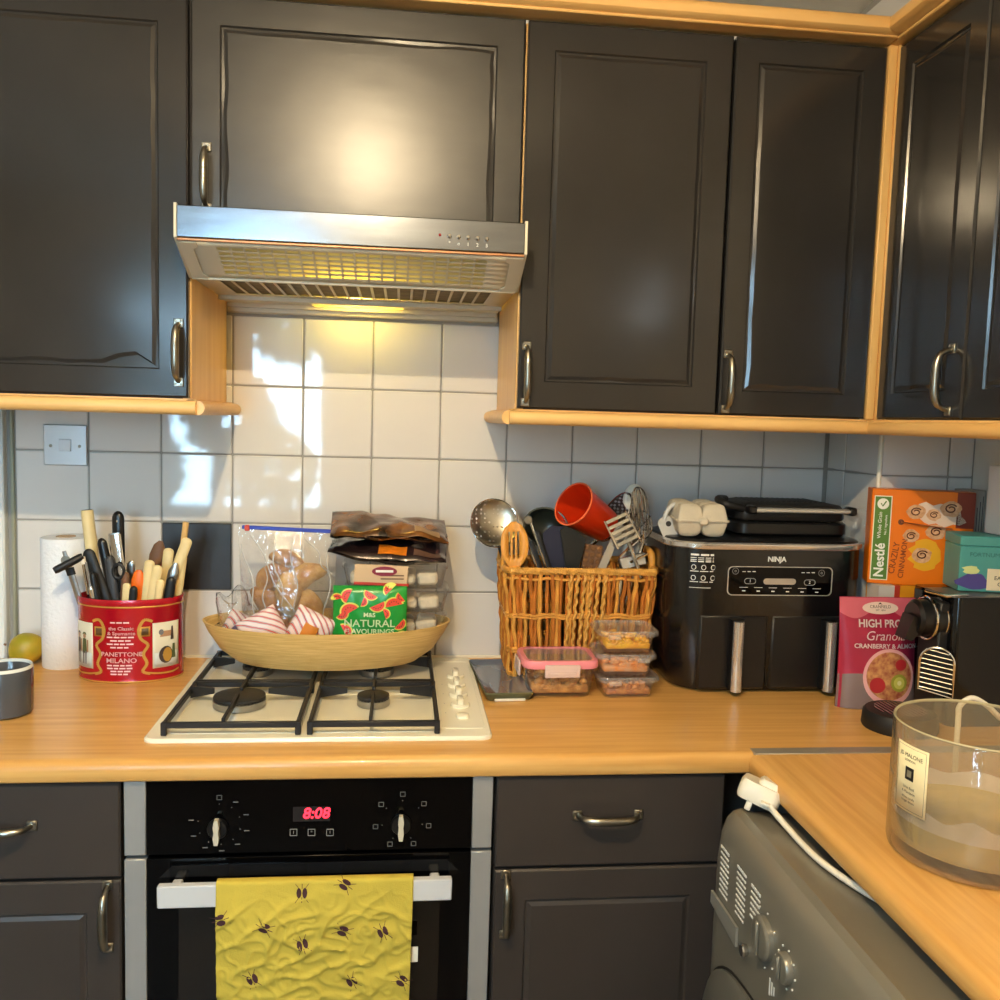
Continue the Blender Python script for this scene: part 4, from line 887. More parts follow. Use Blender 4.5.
# ------------------------------------------------------------------ slate spoon rest
sd = thing('spoon_rest', 'flat rectangular slate grey dish with green rim beside the hob', 'dish', (.5885, -.208, 0), rz=radians(3.5))
SL = mat('slate_glaze', (96, 104, 118), .12, var=.2, vscale=9, coat=.5)
o1 = rr(.088, .245, .006); o2 = rr(.098, .255, .008)
MB().loft([[(x*.9, y*.95, .0) for x, y in o1], [(x, y, .004) for x, y in o1], [(x, y, .016) for x, y in o2], [(x*.97, y*.985, .018) for x, y in o2]], True, False).build('dish_body', mat('olive_rim_glaze', (86, 88, 62), .3), sd)
MB().loft([[(x*.97, y*.985, .018) for x, y in o2], [(x*.80, y*.92, .011) for x, y in o2], [(x*.5, y*.8, .0095) for x, y in o2]], False, True).build('dish_face', SL, sd)
MB().box((-.03, -.1275, .001), (.032, -.1225, .006), .001).build('price_sticker', WHITEPL, sd)

# ------------------------------------------------------------------ food containers
def lumps(name, m, w_, d, h, parent, z0, n_, r, seed):
    rd = random.Random(seed); mb = MB()
    mb.box((-w_/2, -d/2, z0), (w_/2, d/2, z0+h*.55), .003)
    for i in range(n_):
        q = r*rd.uniform(.7, 1.2); s = rd.choice((0, 1, 2))
        x = rd.uniform(-w_/2+q, w_/2-q); y = -d/2+q*.6 if s == 0 else rd.uniform(-d/2+q, d/2-q); z = z0+rd.uniform(.25, .95)*h
        mb.ell((x, y, z), (q, q*.8, q*.7), 7, 5, M=None)
    o = mb.build(name, m, parent, 60); o['kind'] = 'stuff'; return o
gc = thing('glass_container', 'rectangular glass food container with pink clip lid', 'food container', (.701, -.262, 0), rz=radians(1))
w_, d = .138, .108
MB().loft([[(x*s, y*s, z) for x, y in rr(w_, d, .022)] for s, z in ((.86, 0), (.90, .002), (.97, .02), (1, .064))], True, False).build('glass_dish', GLASS, gc)
lumps('leftovers', mat('brown_stew', (160, 104, 50), .6, col2=(206, 150, 80), vscale=60), w_*.84, d*.82, .034, gc, .008, 60, .010, 4)
PKL = mat('pink_lid', (232, 140, 148), .35); o1 = rr(.156, .122, .024)
MB().loft([[(x*s, y*s, z) for x, y in o1] for s, z in ((.985, .062), (1, .064), (1, .074), (.97, .078), (.86, .078), (.86, .072), (.97, .070))], False, False).build('lid_rim', PKL, gc)
MB().loft([[(x*s, y*s, z) for x, y in o1] for s, z in ((.87, .0745), (.87, .0765))]).build('lid_window', CLEARL, gc)
MB().box((-.036, -.068, .046), (.036, -.062, .072), .002).box((-.028, -.0695, .052), (.028, -.066, .058), .001).build('front_clip', mat('clear_pink_clip', (236, 208, 196), .3, alpha=.75), gc)
MB().box((-.084, -.03, .040), (-.079, .03, .072), .002).build('side_clip', MATS['clear_pink_clip'], gc)
fd = [mat('mixed_pasta', (206, 138, 70), .55, col2=(160, 96, 60), vscale=90), mat('orange_pasta', (226, 138, 56), .55, col2=(206, 160, 120), vscale=80), mat('yellow_mango', (240, 186, 30), .4, col2=(226, 150, 24), vscale=50)]
for k, (z0, lab, dx) in enumerate(((0, 'bottom clear plastic tub of mixed food, under two others', .004), (.0475, 'middle clear plastic tub of orange food in the stack of three', -.002), (.095, 'top clear plastic tub of yellow mango pieces', 0))):
    t = thing('plastic_tub', lab, 'food container', (.838+dx, -.268, z0), rz=radians((2, -1.5, 1)[k]), group=None); w_, d = .112, .098
    MB().loft([[(x*s, y*s, z) for x, y in rr(w_, d, .018)] for s, z in ((.86, 0), (.88, .0015), (1, .037))], True, False).build('tub', CLEARP, t)
    lumps('food', fd[k], w_*.82, d*.80, .026, t, .0042, 70, .0075, 20+k)
    o1 = rr(.126, .110, .020)
    MB().loft([[(x*s, y*s, z) for x, y in o1] for s, z in ((.99, .033), (1.0, .036), (1.0, .041), (.975, .0435), (.93, .0435), (.91, .0408), (.5, .0405))], False, True).build('lid', CLEARL, t)
    MB().box((-.045 if k != 1 else .02, -.058, .028), (-.02 if k != 1 else .045, -.052, .037), .001).build('lid_tab', CLEARL, t)

# ------------------------------------------------------------------ wicker basket
BO = V((.762, -.115, 0)); bk = thing('wicker_basket', 'golden willow basket with rope trim holding kitchen tools', 'basket', BO)
WIL = [mat('willow_rod', (176, 104, 36), .45, var=.2, vscale=30), mat('willow_rod_pale', (210, 148, 64), .45, var=.15, vscale=30)]
ROPE = mat('rope_weave', (206, 152, 70), .6, var=.2, vscale=60)
HB = .240
def bsec(t):  # half sizes at relative height
    k = t**1.15; return .147+.0165*k, .075+.013*k
def bpt(s, t, e=0):  # perimeter coordinate s in 0..4 (front, right, back, left)
    a, b = bsec(t); a += e; b += e; q = s % 4; f = q-int(q); z = t*HB
    cs = [(-a, -b), (a, -b), (a, b), (-a, b)]; p0 = cs[int(q)]; p1 = cs[(int(q)+1) % 4]
    x = p0[0]+(p1[0]-p0[0])*f; y = p0[1]+(p1[1]-p0[1])*f
    r = .02; x = max(-a, min(a, x)); 
    return V((x*(1-.06*(max(0, abs(y)/b-.8)/.2)*(max(0, abs(x)/a-.85)/.15)), y, z))
rd = random.Random(11)
spec_ = [(0, 29), (1, 14), (2, 34), (3, 14)]
for side, n_ in spec_:
    for i in range(n_):
        s0 = side+(i+.5)/n_; j = rd.uniform(-.008, .008)
        pts = [bpt(s0+j*sin(3*t)*2, t, .0035*sin(t*pi*5+(i % 2)*pi)) for t in [k/8 for k in range(9)]]
        MB().tube(spline(pts, 1), .0044+rd.uniform(-.0006, .0006), 7).build('willow_rod', WIL[i % 3 == 0], bk)
for t in (.04, .065, .27, .295, .58, .605, .93):
    MB().tube([bpt(k/16, t+.01*sin(k*1.7), .002) for k in range(64)], .0034, 6, closed=True).build('weaver', WIL[1], bk)
def twist(pts, r, R, turns, name, m, parent):
    for ph in (0, pi):
        q = [];
        for i, p in enumerate(pts):
            a = turns*2*pi*i/len(pts)+ph; q.append(V(p)+V((0, cos(a)*R, sin(a)*R)))
        MB().tube(q, r, 6).build(name, m, parent)
twist([bpt(k/200, 1.0, .002) for k in range(200)], .0044, .0042, 34, 'rim_rope', ROPE, bk)
for sd_ in (1, 2, 3): MB().tube([bpt(sd_+k/12, 1.0) for k in range(13)], .0075, 8).build('rim', WIL[1], bk)
for i in range(6):   # rope bound stakes in the middle of the front
    s0 = .42+i*.045; pts = [bpt(s0-.03*(1-t), t, .006) for t in [k/40 for k in range(41)]]
    q = [p+V((.0022*cos(k*1.5), .0022*sin(k*1.5), 0)) for k, p in enumerate(pts)]
    MB().tube(q, .0036, 6).build('rope_stake', ROPE, bk)
MB().box((-.148, -.072, .002), (.148, .072, .010), .003).build('base', WIL[0], bk)
for s in (-1, 1):
    a, b = bsec(1); MB().tube(spline([(s*a, -.035, HB-.01), (s*(a-.002), -.034, HB+.028), (s*(a-.003), 0, HB+.036), (s*(a-.002), .034, HB+.028), (s*a, .035, HB-.01)], 5), .0085, 10).build('basket_handle', WOODB, bk)

# tools in the basket
def bf(dx, dy, z=.016): return BO+V((dx, dy, z))
def perforated():
    m = bpy.data.materials.new('perforated_steel'); m.use_nodes = True; n = m.node_tree.nodes; L = m.node_tree.links; p = n['Principled BSDF']
    p.inputs['Base Color'].default_value = rgb(190, 184, 168); p.inputs['Metallic'].default_value = 1; p.inputs['Roughness'].default_value = .34
    tc = n.new('ShaderNodeTexCoord'); vo = n.new('ShaderNodeTexVoronoi'); vo.inputs['Scale'].default_value = 105; vo.inputs['Randomness'].default_value = .15; L.new(tc.outputs['Object'], vo.inputs['Vector'])
    g = n.new('ShaderNodeMath'); g.operation = 'GREATER_THAN'; g.inputs[1].default_value = .25; L.new(vo.outputs['Distance'], g.inputs[0]); L.new(g.outputs[0], p.inputs['Alpha']); return m
sk = thing('skimmer', 'round perforated steel skimmer leaning out at the left of the basket', 'utensil', bf(-.10, .01))
c_ = onY(-.13, 494.5, 523)-sk.location; M = fr(c_, (1, .15, -.1), (0, .35, 1))
MB().loft([[(r*cos(2*pi*k/40), r*sin(2*pi*k/40), z) for k in range(40)] for r, z in ((.0535, .0), (.052, -.002), (.042, -.010), (.025, -.016), (.004, -.018))], False, True, M=M).build('perforated_bowl', perforated(), sk, 60)
MB().tube([(.0535*cos(2*pi*k/40), .0535*sin(2*pi*k/40), 0) for k in range(40)], .0012, 6, closed=True, M=M).build('bowl_rim', CHROME, sk)
MB().tube([(0, 0, 0), (c_+V((.02, .0, -.045)))*.6, c_+V((.012, .0, -.05))], .0045, 8).build('stem', BLACKM, sk)
ss = thing('slotted_spoon', 'bamboo spoon with three slots at the left front of the basket', 'utensil', bf(-.115, -.045))
c_ = onY(-.175, 514.5, 545)-ss.location; M = fr(c_, (1, 0, .02), (0, .2, 1)); mb = MB()
us = [-.030, -.013, -.0085, -.0035, .001, .006, .0105, .030]; vs2 = [-.050+.1*k/14 for k in range(15)]
def spn(x, y): 
    hw = .0295*(max(0, 1-(y/.050)**2))**.5 if y > 0 else .0295*(1-(abs(y)/.050)**2.4*.72)
    return hw
rows = []
for y in vs2:
    hw = max(spn(min(y, .0495), y), .004); rows.append([max(-hw, min(hw, x)) if abs(x) > .02 else max(-hw, min(hw, x)) for x in us])
for y, r_ in zip(vs2, rows):
    for x in r_: mb.v.append(M @ V((x, y, .004-.006*(1-(x/.03)**2))))
for j in range(14):
    for i in range(7):
        if i in (1, 3, 5) and 3 <= j <= 10: continue
        mb.f.append((j*8+i, j*8+i+1, (j+1)*8+i+1, (j+1)*8+i))
mb.build('spoon_head', WOODB, ss, 60, solid=.0035)
MB().tube([(0, 0, 0), M @ V((0, -.046, .001))], [.006, .0075], 10).build('stem', WOODB, ss)
ld = thing('ladle', 'dark green-black ladle with steel frame handle, left of the navy spatula', 'utensil', bf(-.02, -.01))
c_ = onY(-.12, 546, 527)-ld.location; M = fr(c_, (1, .1, 0), (0, .5, 1))
MB().loft([[(r*cos(2*pi*k/30), r*sin(2*pi*k/30)*.9, z) for k in range(30)] for r, z in ((.050, 0), (.049, -.006), (.043, -.024), (.026, -.038), (.004, -.043))], False, True, M=M).build('ladle_bowl', mat('dark_green_nylon', (36, 40, 34), .28), ld, 60, solid=.002)
MB().tube([(.050*cos(2*pi*k/30), .045*sin(2*pi*k/30), 0) for k in range(30)], .0022, 6, closed=True, M=M).build('bowl_lip', mat('olive_nylon', (84, 86, 74), .3), ld)
MB().tube([(0, 0, 0), c_+V((0, .01, -.04))], .006, 8).build('stem', BLACKM, ld)
tg = thing('tongs', 'thin steel tongs with black grips rising beside the slotted spoon', 'utensil', bf(-.06, -.05))
for k, (px, py) in enumerate(((530, 521), (524, 531))):
    a = onY(-.165, px, py)-tg.location; b_ = onY(-.185, px+18, py+52)-tg.location
    MB().tube([b_, a], .0028, 8).build('arm', CHROME, tg); MB().tube([b_+V((.006, .004, 0)), b_+(a-b_)*.8+V((.008, .004, 0))], .006, 8).build('grip', BLACKM, tg)
MB().lathe([(.009, -.004), (.010, 0), (.008, .006)], 16, fr(onY(-.168, 528, 520)-tg.location)).build('hinge', PEWTER, tg)
def flat_tool(name, label, pts, y, foot, m, th=.004):
    F = bf(*foot); t = thing(name, label, 'utensil', F); P_ = [onY(y, *p)-F for p in pts]
    MB().loft([[p+V((0, e, 0)) for p in P_] for e in (0, th)]).build('blade', m, t)
    MB().tube([(0, 0, 0), (P_[0]+P_[-1])/2+V((0, th/2, .004))], .005, 8).build('stem', BLACKM, t); return t
flat_tool('spatula', 'navy silicone spatula in the middle of the basket', [(544, 572), (543, 533), (552, 526), (565, 527), (569, 540), (566, 572)], -.165, (-.02, -.03), mat('navy_silicone', (26, 30, 52), .45))
flat_tool('turner', 'broad black nylon turner in front of the red cup', [(566, 572), (560, 530), (566, 526), (578, 532), (586, 540), (578, 572)], -.172, (.0, -.02), mat('black_nylon', (20, 22, 20), .42))
rc = thing('measuring_cup', 'glossy orange-red plastic cup lying tilted on top of the tools', 'cup', onY(-.108, 588, 514)); rc.scale = (1.32, 1.32, 1.32)
M = Matrix.Rotation(radians(-58), 4, 'Y') @ Matrix.Rotation(radians(30), 4, 'X')
RED = mat('orange_red_plastic', (216, 52, 14), .28, coat=.3)
MB().lathe([(.026, -.046), (.029, -.045), (.037, .034), (.0385, .040), (.0365, .040), (.0345, .032), (.027, -.040)], 36, M).build('cup_body', RED, rc)
MB().tube([M @ V((.038*cos(2*pi*k/32), .038*sin(2*pi*k/32), .040)) for k in range(32)], .0016, 6, closed=True).build('cup_rim', mat('orange_rim', (234, 110, 66), .3), rc)
wv = thing('woven_block', 'small brown basket-weave block between the turner and the grater', 'utensil', onY(-.15, 590, 570)); wv.rotation_euler = (0, radians(6), 0)
for i in range(4):
    for j in range(3): MB().box((-.020+j*.0138, -.006, .000+i*.014), (-.008+j*.0138, .006, .012+i*.014), .003).build('weave_strip', mat('brown_weave', (122, 82, 44), .55, var=.25, vscale=60), wv)
MB().box((-.021, -.004, -.06), (.021, .005, .056), .001).build('backing', WOODD, wv)
def mesh_mat():
    m = bpy.data.materials.new('wire_mesh'); m.use_nodes = True; n = m.node_tree.nodes; L = m.node_tree.links; p = n['Principled BSDF']
    p.inputs['Base Color'].default_value = rgb(120, 112, 104); p.inputs['Metallic'].default_value = .9; p.inputs['Roughness'].default_value = .4
    tc = n.new('ShaderNodeTexCoord'); ck = n.new('ShaderNodeTexVoronoi'); ck.inputs['Scale'].default_value = 150; ck.inputs['Randomness'].default_value = 0; L.new(tc.outputs['Object'], ck.inputs['Vector'])
    g = n.new('ShaderNodeMath'); g.operation = 'GREATER_THAN'; g.inputs[1].default_value = .42; L.new(ck.outputs['Distance'], g.inputs[0]); L.new(g.outputs[0], p.inputs['Alpha']); return m
WMESH = mesh_mat()
sv = thing('sieve', 'fine wire mesh sieve seen edge-on beside the red cup', 'utensil', onY(-.10, 614, 517)); sv.scale = (1.2, 1.2, 1.2); M = fr((0, 0, 0), (.55, -.5, 1), (-.2, .9, .5))
MB().loft([[(r*cos(2*pi*k/36), r*.62*sin(2*pi*k/36), z) for k in range(36)] for r, z in ((.054, 0), (.050, -.010), (.036, -.022), (.006, -.027))], False, True, M=M).build('mesh_bowl', WMESH, sv, 60)
MB().tube([(.054*cos(2*pi*k/36), .0335*sin(2*pi*k/36), 0) for k in range(36)], .0018, 6, closed=True, M=M).build('hoop', CHROME, sv)
MB().tube([M @ V((-.05, 0, 0)), M @ V((-.17, .01, 0))], .004, 8).build('stem', CHROME, sv)
ws = thing('spoon', 'white plastic spoon head standing behind the whisk', 'utensil', bf(.09, .02)); c_ = onY(-.10, 633, 497)-ws.location
MB().ell((0, 0, 0), (.0225, .007, .030), 18, 12, M=Matrix.Translation(c_) @ Matrix.Rotation(.25, 4, 'Y')).build('spoon_head', WHITEPL, ws)
MB().tube([(0, 0, 0), c_+V((-.004, 0, -.022))], .005, 8).build('stem', WHITEPL, ws)
wk = thing('balloon_whisk', 'steel balloon whisk standing highest at the right of the basket', 'utensil', bf(.075, -.02)); top = onY(-.165, 638, 487)-wk.location; bot = onY(-.165, 643, 543)-wk.location
ax = top-bot; Lw = ax.length
for k in range(6):
    a = pi*k/6; dvec = V((cos(a), sin(a)*.8, 0)); pts = []
    for i in range(25):
        b_ = pi*i/24; pts.append(bot+ax*(sin(b_)**.8)+dvec*(-cos(b_))*.030*(.25+.75*sin(b_)**.7))
    MB().tube(pts, .0011, 6).build('wire', CHROME, wk)
MB().tube([(0, 0, .0), bot*.6, bot], [.006, .007, .005], 10).build('handle', CHROME, wk)
ms = thing('potato_masher', 'slatted steel masher head tilted between sieve and whisk', 'utensil', onY(-.172, 622, 530)); M = fr((0, 0, 0), (1, 0, .5), (-.35, .3, 1))
for k in range(5): MB().box((-.026, -.030+k*.0135, -.001), (.026, -.022+k*.0135, .001), .0006, M=M).build('slat', PEWTER, ms)
MB().box((-.028, -.034, -.0015), (-.024, .034, .0015), .0006, M=M).box((.024, -.034, -.0015), (.028, .034, .0015), .0006, M=M).tube([(0, -.03, .004), (-.01, -.11, .004)], .0045, 8, M=M).build('frame', CHROME, ms)
gr = thing('flat_grater', 'long flat steel grater leaning behind the basket rim', 'utensil', onY(-.17, 612, 545)); M = fr((0, 0, 0), (.9, 0, -.42), (.42, .2, .9))
MB().box((-.009, -.06, -.0012), (.009, .05, .0012), .0008, M=M).build('blade', STEELV, gr)
t = thing('garlic_press', 'folded steel garlic press lying at the right rim of the basket', 'utensil', onY(-.175, 634, 560)); M = fr((0, 0, 0), (1, 0, .25), (-.2, .3, 1))
MB().box((-.034, -.018, -.008), (.026, .012, .008), .004, M=M).build('press_body', STEELV, t); MB().tube([(-.03, .012, .009), (.0, .030, .010), (.032, .046, .009)], .0035, 8, M=M).tube([(-.012, -.004, .010), (.03, .006, .010)], .0030, 8, M=M).build('press_arm', CHROME, t)
t = thing('strainer', 'small round wire strainer with lattice at the right of the basket', 'utensil', onY(-.17, 643, 525)); M = fr((0, 0, 0), (1, 0, 0), (0, .3, 1))
MB().tube([(.020*cos(2*pi*k/30), .030*sin(2*pi*k/30), 0) for k in range(30)], .0014, 6, closed=True, M=M).build('hoop', CHROME, t)
for k in range(-3, 4):
    for s in (-1, 1): MB().tube([(-.014+k*.003, s*-.014+k*.003, .001), (.010+k*.003, s*.012+k*.003, .001)], .0007, 5, M=M).build('lattice_wire', CHROME, t)
t = thing('scoop', 'white plastic scoop with hanging hole beside the egg carton', 'utensil', onY(-.20, 668, 528)); M = fr((0, 0, 0), (1, 0, .45), (-.4, .2, 1))
MB().loft([[(x, y, z) for x, y in rr(.034, .050, .012)] for z in (-.003, .003)], M=M).build('scoop_body', mat('pale_grey_plastic', (190, 188, 182), .35), t)
MB().tube(spline([M @ V(p) for p in ((.0, .02, 0), (.016, .036, .002), (.034, .040, .002), (.044, .028, 0))], 5), .005, 8).build('scoop_handle', mat('pale_grey_plastic', (190, 188, 182), .35), t)
MB().lathe([(.006, .0031), (.006, .0036)], 12, M @ Matrix.Translation((.004, .008, 0))).build('hole', KPRINT, t)
# ------------------------------------------------------------------ air fryer
FO = V((1.146, -.150, 0)); af = thing('air_fryer', 'large black dual drawer air fryer with chrome handles', 'air fryer', FO); FY = -.134
FB = mat('fryer_black', (16, 16, 17), .24, coat=.3)
def frr(w_, d, z, r=.075, dy=0): return [(x, y+dy, z) for x, y in rr(w_, d, r, 8)]
MB().loft([frr(.36, .225, .0), frr(.385, .25, .004), frr(.405, .262, .03), frr(.420, .268, .08), frr(.428, .270, .17), frr(.430, .270, .24), frr(.428, .270, .302), frr(.42, .262, .305)]).build('body', FB, af)
MB().loft([frr(.430, .272, .303), frr(.436, .276, .306), frr(.436, .276, .314), frr(.428, .270, .317)]).build('chrome_band', mat('bright_chrome', (214, 212, 208), .16, .75), af)
MB().loft([frr(.424, .266, .317), frr(.418, .26, .321), frr(.39, .235, .323)]).build('top_cover', BLACKP, af)
def fp(px, py): return onY(-.2855, px, py)-FO
for x0, x1, xh in ((-.155, -.004, -.078), (.000, .155, .121)):
    d_ = MB().box((x0, FY-.0035, .008), (x1, FY+.02, .168), .006).build('drawer', mat('fryer_drawer_black', (20, 20, 21), .36), af)
    MB().loft([[(xh-.013+u, y, z) for u, y in ((0, FY-.004), (0, FY-.022), (.006, FY-.030), (.020, FY-.030), (.026, FY-.022), (.026, FY-.004))] for z in (.014, .160)]).build('handle_core', BLACKP, d_)
    MB().loft([[(xh-.013+u, y, z) for u, y in [(.013-.0115*cos(pi*k/10), FY-.026-.011*sin(pi*k/10)) for k in range(11)]] for z in (.012, .158)]).build('chrome_handle', mat('bright_chrome', (214, 212, 208), .16, .75), d_, label='chrome bar handle')
a_ = fp(728, 566); b_ = fp(831, 596); cx, cz = (a_.x+b_.x)/2, (a_.z+b_.z)/2; w_, h = b_.x-a_.x, a_.z-b_.z
MF = fr((cx, FY-.0015, cz))
pn = MB().loft([[(x, y, z) for x, y in rr(w_, h, .010)] for z in (-.004, .0008)], M=MF).build('control_panel', BLACKG, af)
MB().loft([[(x*s, y*t_, z) for x, y in rr(w_, h, .010)] for s, t_, z in ((1, 1, .0006), (1, 1, .0016), (.982, .945, .0016), (.982, .945, .0006))], False, False, M=MF).build('silver_outline', mat('silver_line', (190, 190, 188), .3, .6), pn)
q = fp(777, 559.5); txt('NINJA', .0145, fr((q.x, FY-.0018, q.z)), WPRINT, af, 'brand_lettering', bold=.0004)
def pdot(px, py): q = fp(px, py); return fr((q.x, FY-.0010, q.z))
for px, py, ch in ((750, 581, '1'), (809.5, 582.5, '2')):
    M = pdot(px, py); o1 = rr(.025, .0125, .006)
    MB().loft([[(x*s, y*s2, z) for x, y in o1] for s, s2, z in ((1, 1, .001), (1, 1, .0016), (.9, .8, .0016), (.9, .8, .001))], False, False, M=M).build('zone_key', GPRINT, pn); txt(ch, .009, M @ Matrix.Translation((0, 0, .0012)), WPRINT, pn, 'key_number')
M = pdot(779.5, 581.5); MB().loft([[(x, y, z) for x, y in rr(.070, .0125, .006)] for z in (.001, .0018)], M=M).build('start_bar', mat('silver_bar', (186, 180, 168), .35, .5), pn)
for px, py in ((735.5, 571), (821.5, 573)):
    M = pdot(px, py); MB().tube([(.0065*cos(2*pi*k/20), .0065*sin(2*pi*k/20), .001) for k in range(20)], .0006, 5, closed=True, M=M).tube([(.002*cos(2*pi*k/10), .002*sin(2*pi*k/10), .001) for k in range(10)], .0006, 5, closed=True, M=M).build('round_key', GPRINT, pn)
mk = MB()
for px, py in ((744, 571.5), (749, 571.5), (754, 571.5), (803, 572.6), (808, 572.6), (813, 572.6)): mk.box((-.0035, -.0008, .001), (.0035, .0008, .0014), M=pdot(px, py))
for i in range(6):
    mk.box((-.0036, -.0011, .001), (.0036, .0011, .0014), M=pdot(743.5+i*14.6, 590.7+i*.3)); mk.box((-.009, -.0005, .001), (.009, .0005, .0014), M=pdot(743.5+i*14.6, 587.2+i*.3))
tag(mk.build('panel_print', WPRINT, pn), kind='stuff')
mk = MB()   # printed chart on the rounded left shoulder
def fside(s, z):  # s metres from the front-left tangent going left round the corner radius
    a = -pi/2-s/.075; return V((-.215+.075+.0758*cos(a), -.135+.075+.0758*sin(a), z))
for z, n_, hgt in ((.289, 3, .004), (.284, 4, .0015), (.280, 4, .0015), (.276, 4, .002), (.256, 3, .0015), (.234, 3, .0015), (.222, 1, .001)):
    x = -.020
    for i in range(n_):
        l = (.060/n_)-.003; mk.grid(lambda u, v, x=x, l=l, z=z, hgt=hgt: fside(x+l*u, z+hgt*v), 3, 1); x += l+.003
for i in range(3):
    for z in (.265, .243):
        pts = [fside(-.010+i*.020+.0045*cos(2*pi*k/10), z+.005*sin(2*pi*k/10)) for k in range(10)]; mk.tube(pts, .0007, 4, closed=True)
tag(mk.build('cooking_chart', WPRINT, af), kind='stuff')

# contact grill on top of the fryer
gl = thing('contact_grill', 'black contact grill with steel handle bar on top of the air fryer', 'grill', (1.215, -.135, .3235))
MB().loft([[(x*s, y*s, z) for x, y in rr(.255, .17, .03)] for s, z in ((.93, 0), (1, .006), (1, .026), (.96, .030))]).build('lower_body', BLACKP, gl)
MB().loft([[(x*s, y*s+.004, z) for x, y in rr(.25, .165, .03)] for s, z in ((.97, .033), (1, .038), (1, .056), (.93, .066), (.7, .071))]).build('lid', BLACKM, gl)
for k in range(14): MB().box((-.085+k*.0122, -.045, .0695), (-.079+k*.0122, .05, .0725), .001).build('lid_rib', BLACKM, gl)
MB().box((-.095, -.101, .052), (.125, -.085, .062), .003).build('handle_bar', mat('bright_steel', (206, 202, 194), .28, .6), gl, label='steel handle bar')
for s in (-.100, .122): MB().box((s-.008, -.103, .048), (s+.010, -.07, .066), .004).build('bar_end', BLACKP, gl)
MB().tube(spline([(-.11, -.07, .058), (-.150, -.075, .066), (-.155, -.04, .074), (-.13, -.01, .072)], 5), .009, 10).build('hinge_arm', BLACKM, gl)
MB().tube(spline([(.09, .0, .066), (.13, .04, .06), (.15, .05, .02), (.16, .03, .0)], 5), .0025, 8).build('power_lead', BLACKP, gl)
# egg carton
ec = thing('egg_carton', 'grey moulded pulp egg carton on the corner of the air fryer', 'egg carton', (1.003, -.195, .3235), rz=radians(-6))
PULP = mat('grey_pulp', (196, 186, 164), .92, bump=.4, bscale=140, var=.05, vscale=30)
def cup(u, n_):  # rounded bumps
    f = (u*n_) % 1; return (1-abs(2*f-1)**3.2)
def eg(s, hgt):
    def f(u, v):
        e = min(1, min(u, 1-u, v, 1-v)/.06); b = cup(u, 2)**.5*cup(v, 3)**.5; return V(((u-.5)*(.104), (v-.5)*.150, .036+s*(hgt*(.45+.55*b)*e**.6)))
    return f
MB().grid(eg(1, .035), 44, 50).build('carton_lid', PULP, ec, 70); MB().grid(eg(-1, .035), 44, 50).build('carton_base', PULP, ec, 70)
MB().loft([[(x, y, z) for x, y in rr(.112, .158, .010)] for z in (.0345, .0375)]).build('flange', PULP, ec)
MB().box((-.010, -.084, .028), (.010, -.077, .042), .003).build('clasp', PULP, ec)
# folded clear packaging behind the fryer
t = thing('plastic_wrap', 'folded clear plastic between the grill and the cereal box', 'wrap', (1.352, -.215, .318), rz=-.3)
MB().grid(lambda u, v: V(((u-.5)*.05, .01*noise.noise(V((u*4, v*4, 0))), v*.075-.01*u)), 12, 12).build('film', mat('grey_clear_film', (160, 168, 170), .15, alpha=.45, bump=.5, bscale=30), t)

# ------------------------------------------------------------------ cereal boxes by the corner
yb = thing('carton_box', 'yellow carton standing upright under the orange cereal box', 'box', (1.455, -.2735, 0))
MB().box((-.085, -.026, 0), (.100, .026, .2335), .001).build('carton', mat('yellow_card', (226, 150, 30), .45), yb)
MB().box((-.0852, -.0264, .10), (-.05, .02, .2337)).build('white_panel', mat('offwhite_card', (206, 196, 186), .5), yb); MB().box((-.050, -.0266, .205), (-.038, -.02, .2338)).build('red_flash', mat('red_card', (190, 60, 40), .5), yb)
CRZ = radians(-19); CB = on(1, -.272, 866.5, 583); CB.z = .2345; cb = thing('cereal_box', 'orange cinnamon cereal box lying on its side by the corner', 'box', CB, rz=CRZ); CW, CHh = .200, .200
ORC = mat('orange_card', (232, 118, 10), .35, var=.04, vscale=10)
MB().box((0, 0, 0), (CW, .056, CHh), .0015).build('carton', ORC, cb)
def cpx(px, py):
    d = (px-500)*CR-(py-500)*CU+FPX*CF; n_ = V((sin(CRZ), -cos(CRZ), 0)); P = CAMP+d*((CB-CAMP).dot(n_)/d.dot(n_))-CB; return V((P.x*cos(CRZ)+P.y*sin(CRZ), 0, P.z))
def cquad(x0, x1, z0, z1, m, nm, e=.0004): return MB().box((x0, -e, z0), (x1, .0, z1)).build(nm, m, cb)
a_ = .006; cquad(.005, .040, .008, CHh-.014, mat('pale_border', (238, 232, 206), .5), 'side_border', .0003); cquad(.007, .038, .010, CHh-.016, mat('leaf_green', (84, 124, 46), .45), 'green_band', .0006)
cquad(.165, CW-.0005, .125, CHh-.001, mat('maroon_card', (128, 44, 22), .45), 'maroon_corner', .0004)
WV = mat('white_ink', (240, 238, 228), .5); BRI = mat('brown_ink', (140, 62, 10), .5)
Mv = lambda x, z: fr((x, -.0009, z), (0, 0, 1), (-1, 0, 0))
txt('Nestlé', .027, Mv(.0225, .050), WV, cb, 'brand_lettering', bold=.0006); txt('Whole Grain', .0105, Mv(.0185, .124), WV, cb, 'brand_lettering'); txt('No.1 ingredient', .0066, Mv(.030, .125), WV, cb)
MB().lathe([(.0115, 0), (.0115, .0004)], 24, fr((.0225, -.0006, .169))).build('tick_badge', WV, cb); MB().tube([(-.004, .001, .0006), (-.001, -.005, .0006), (.006, .006, .0006)], .0014, 5, M=fr((.0225, -.0006, .169))).build('tick', mat('leaf_green', (84, 124, 46), .45), cb)
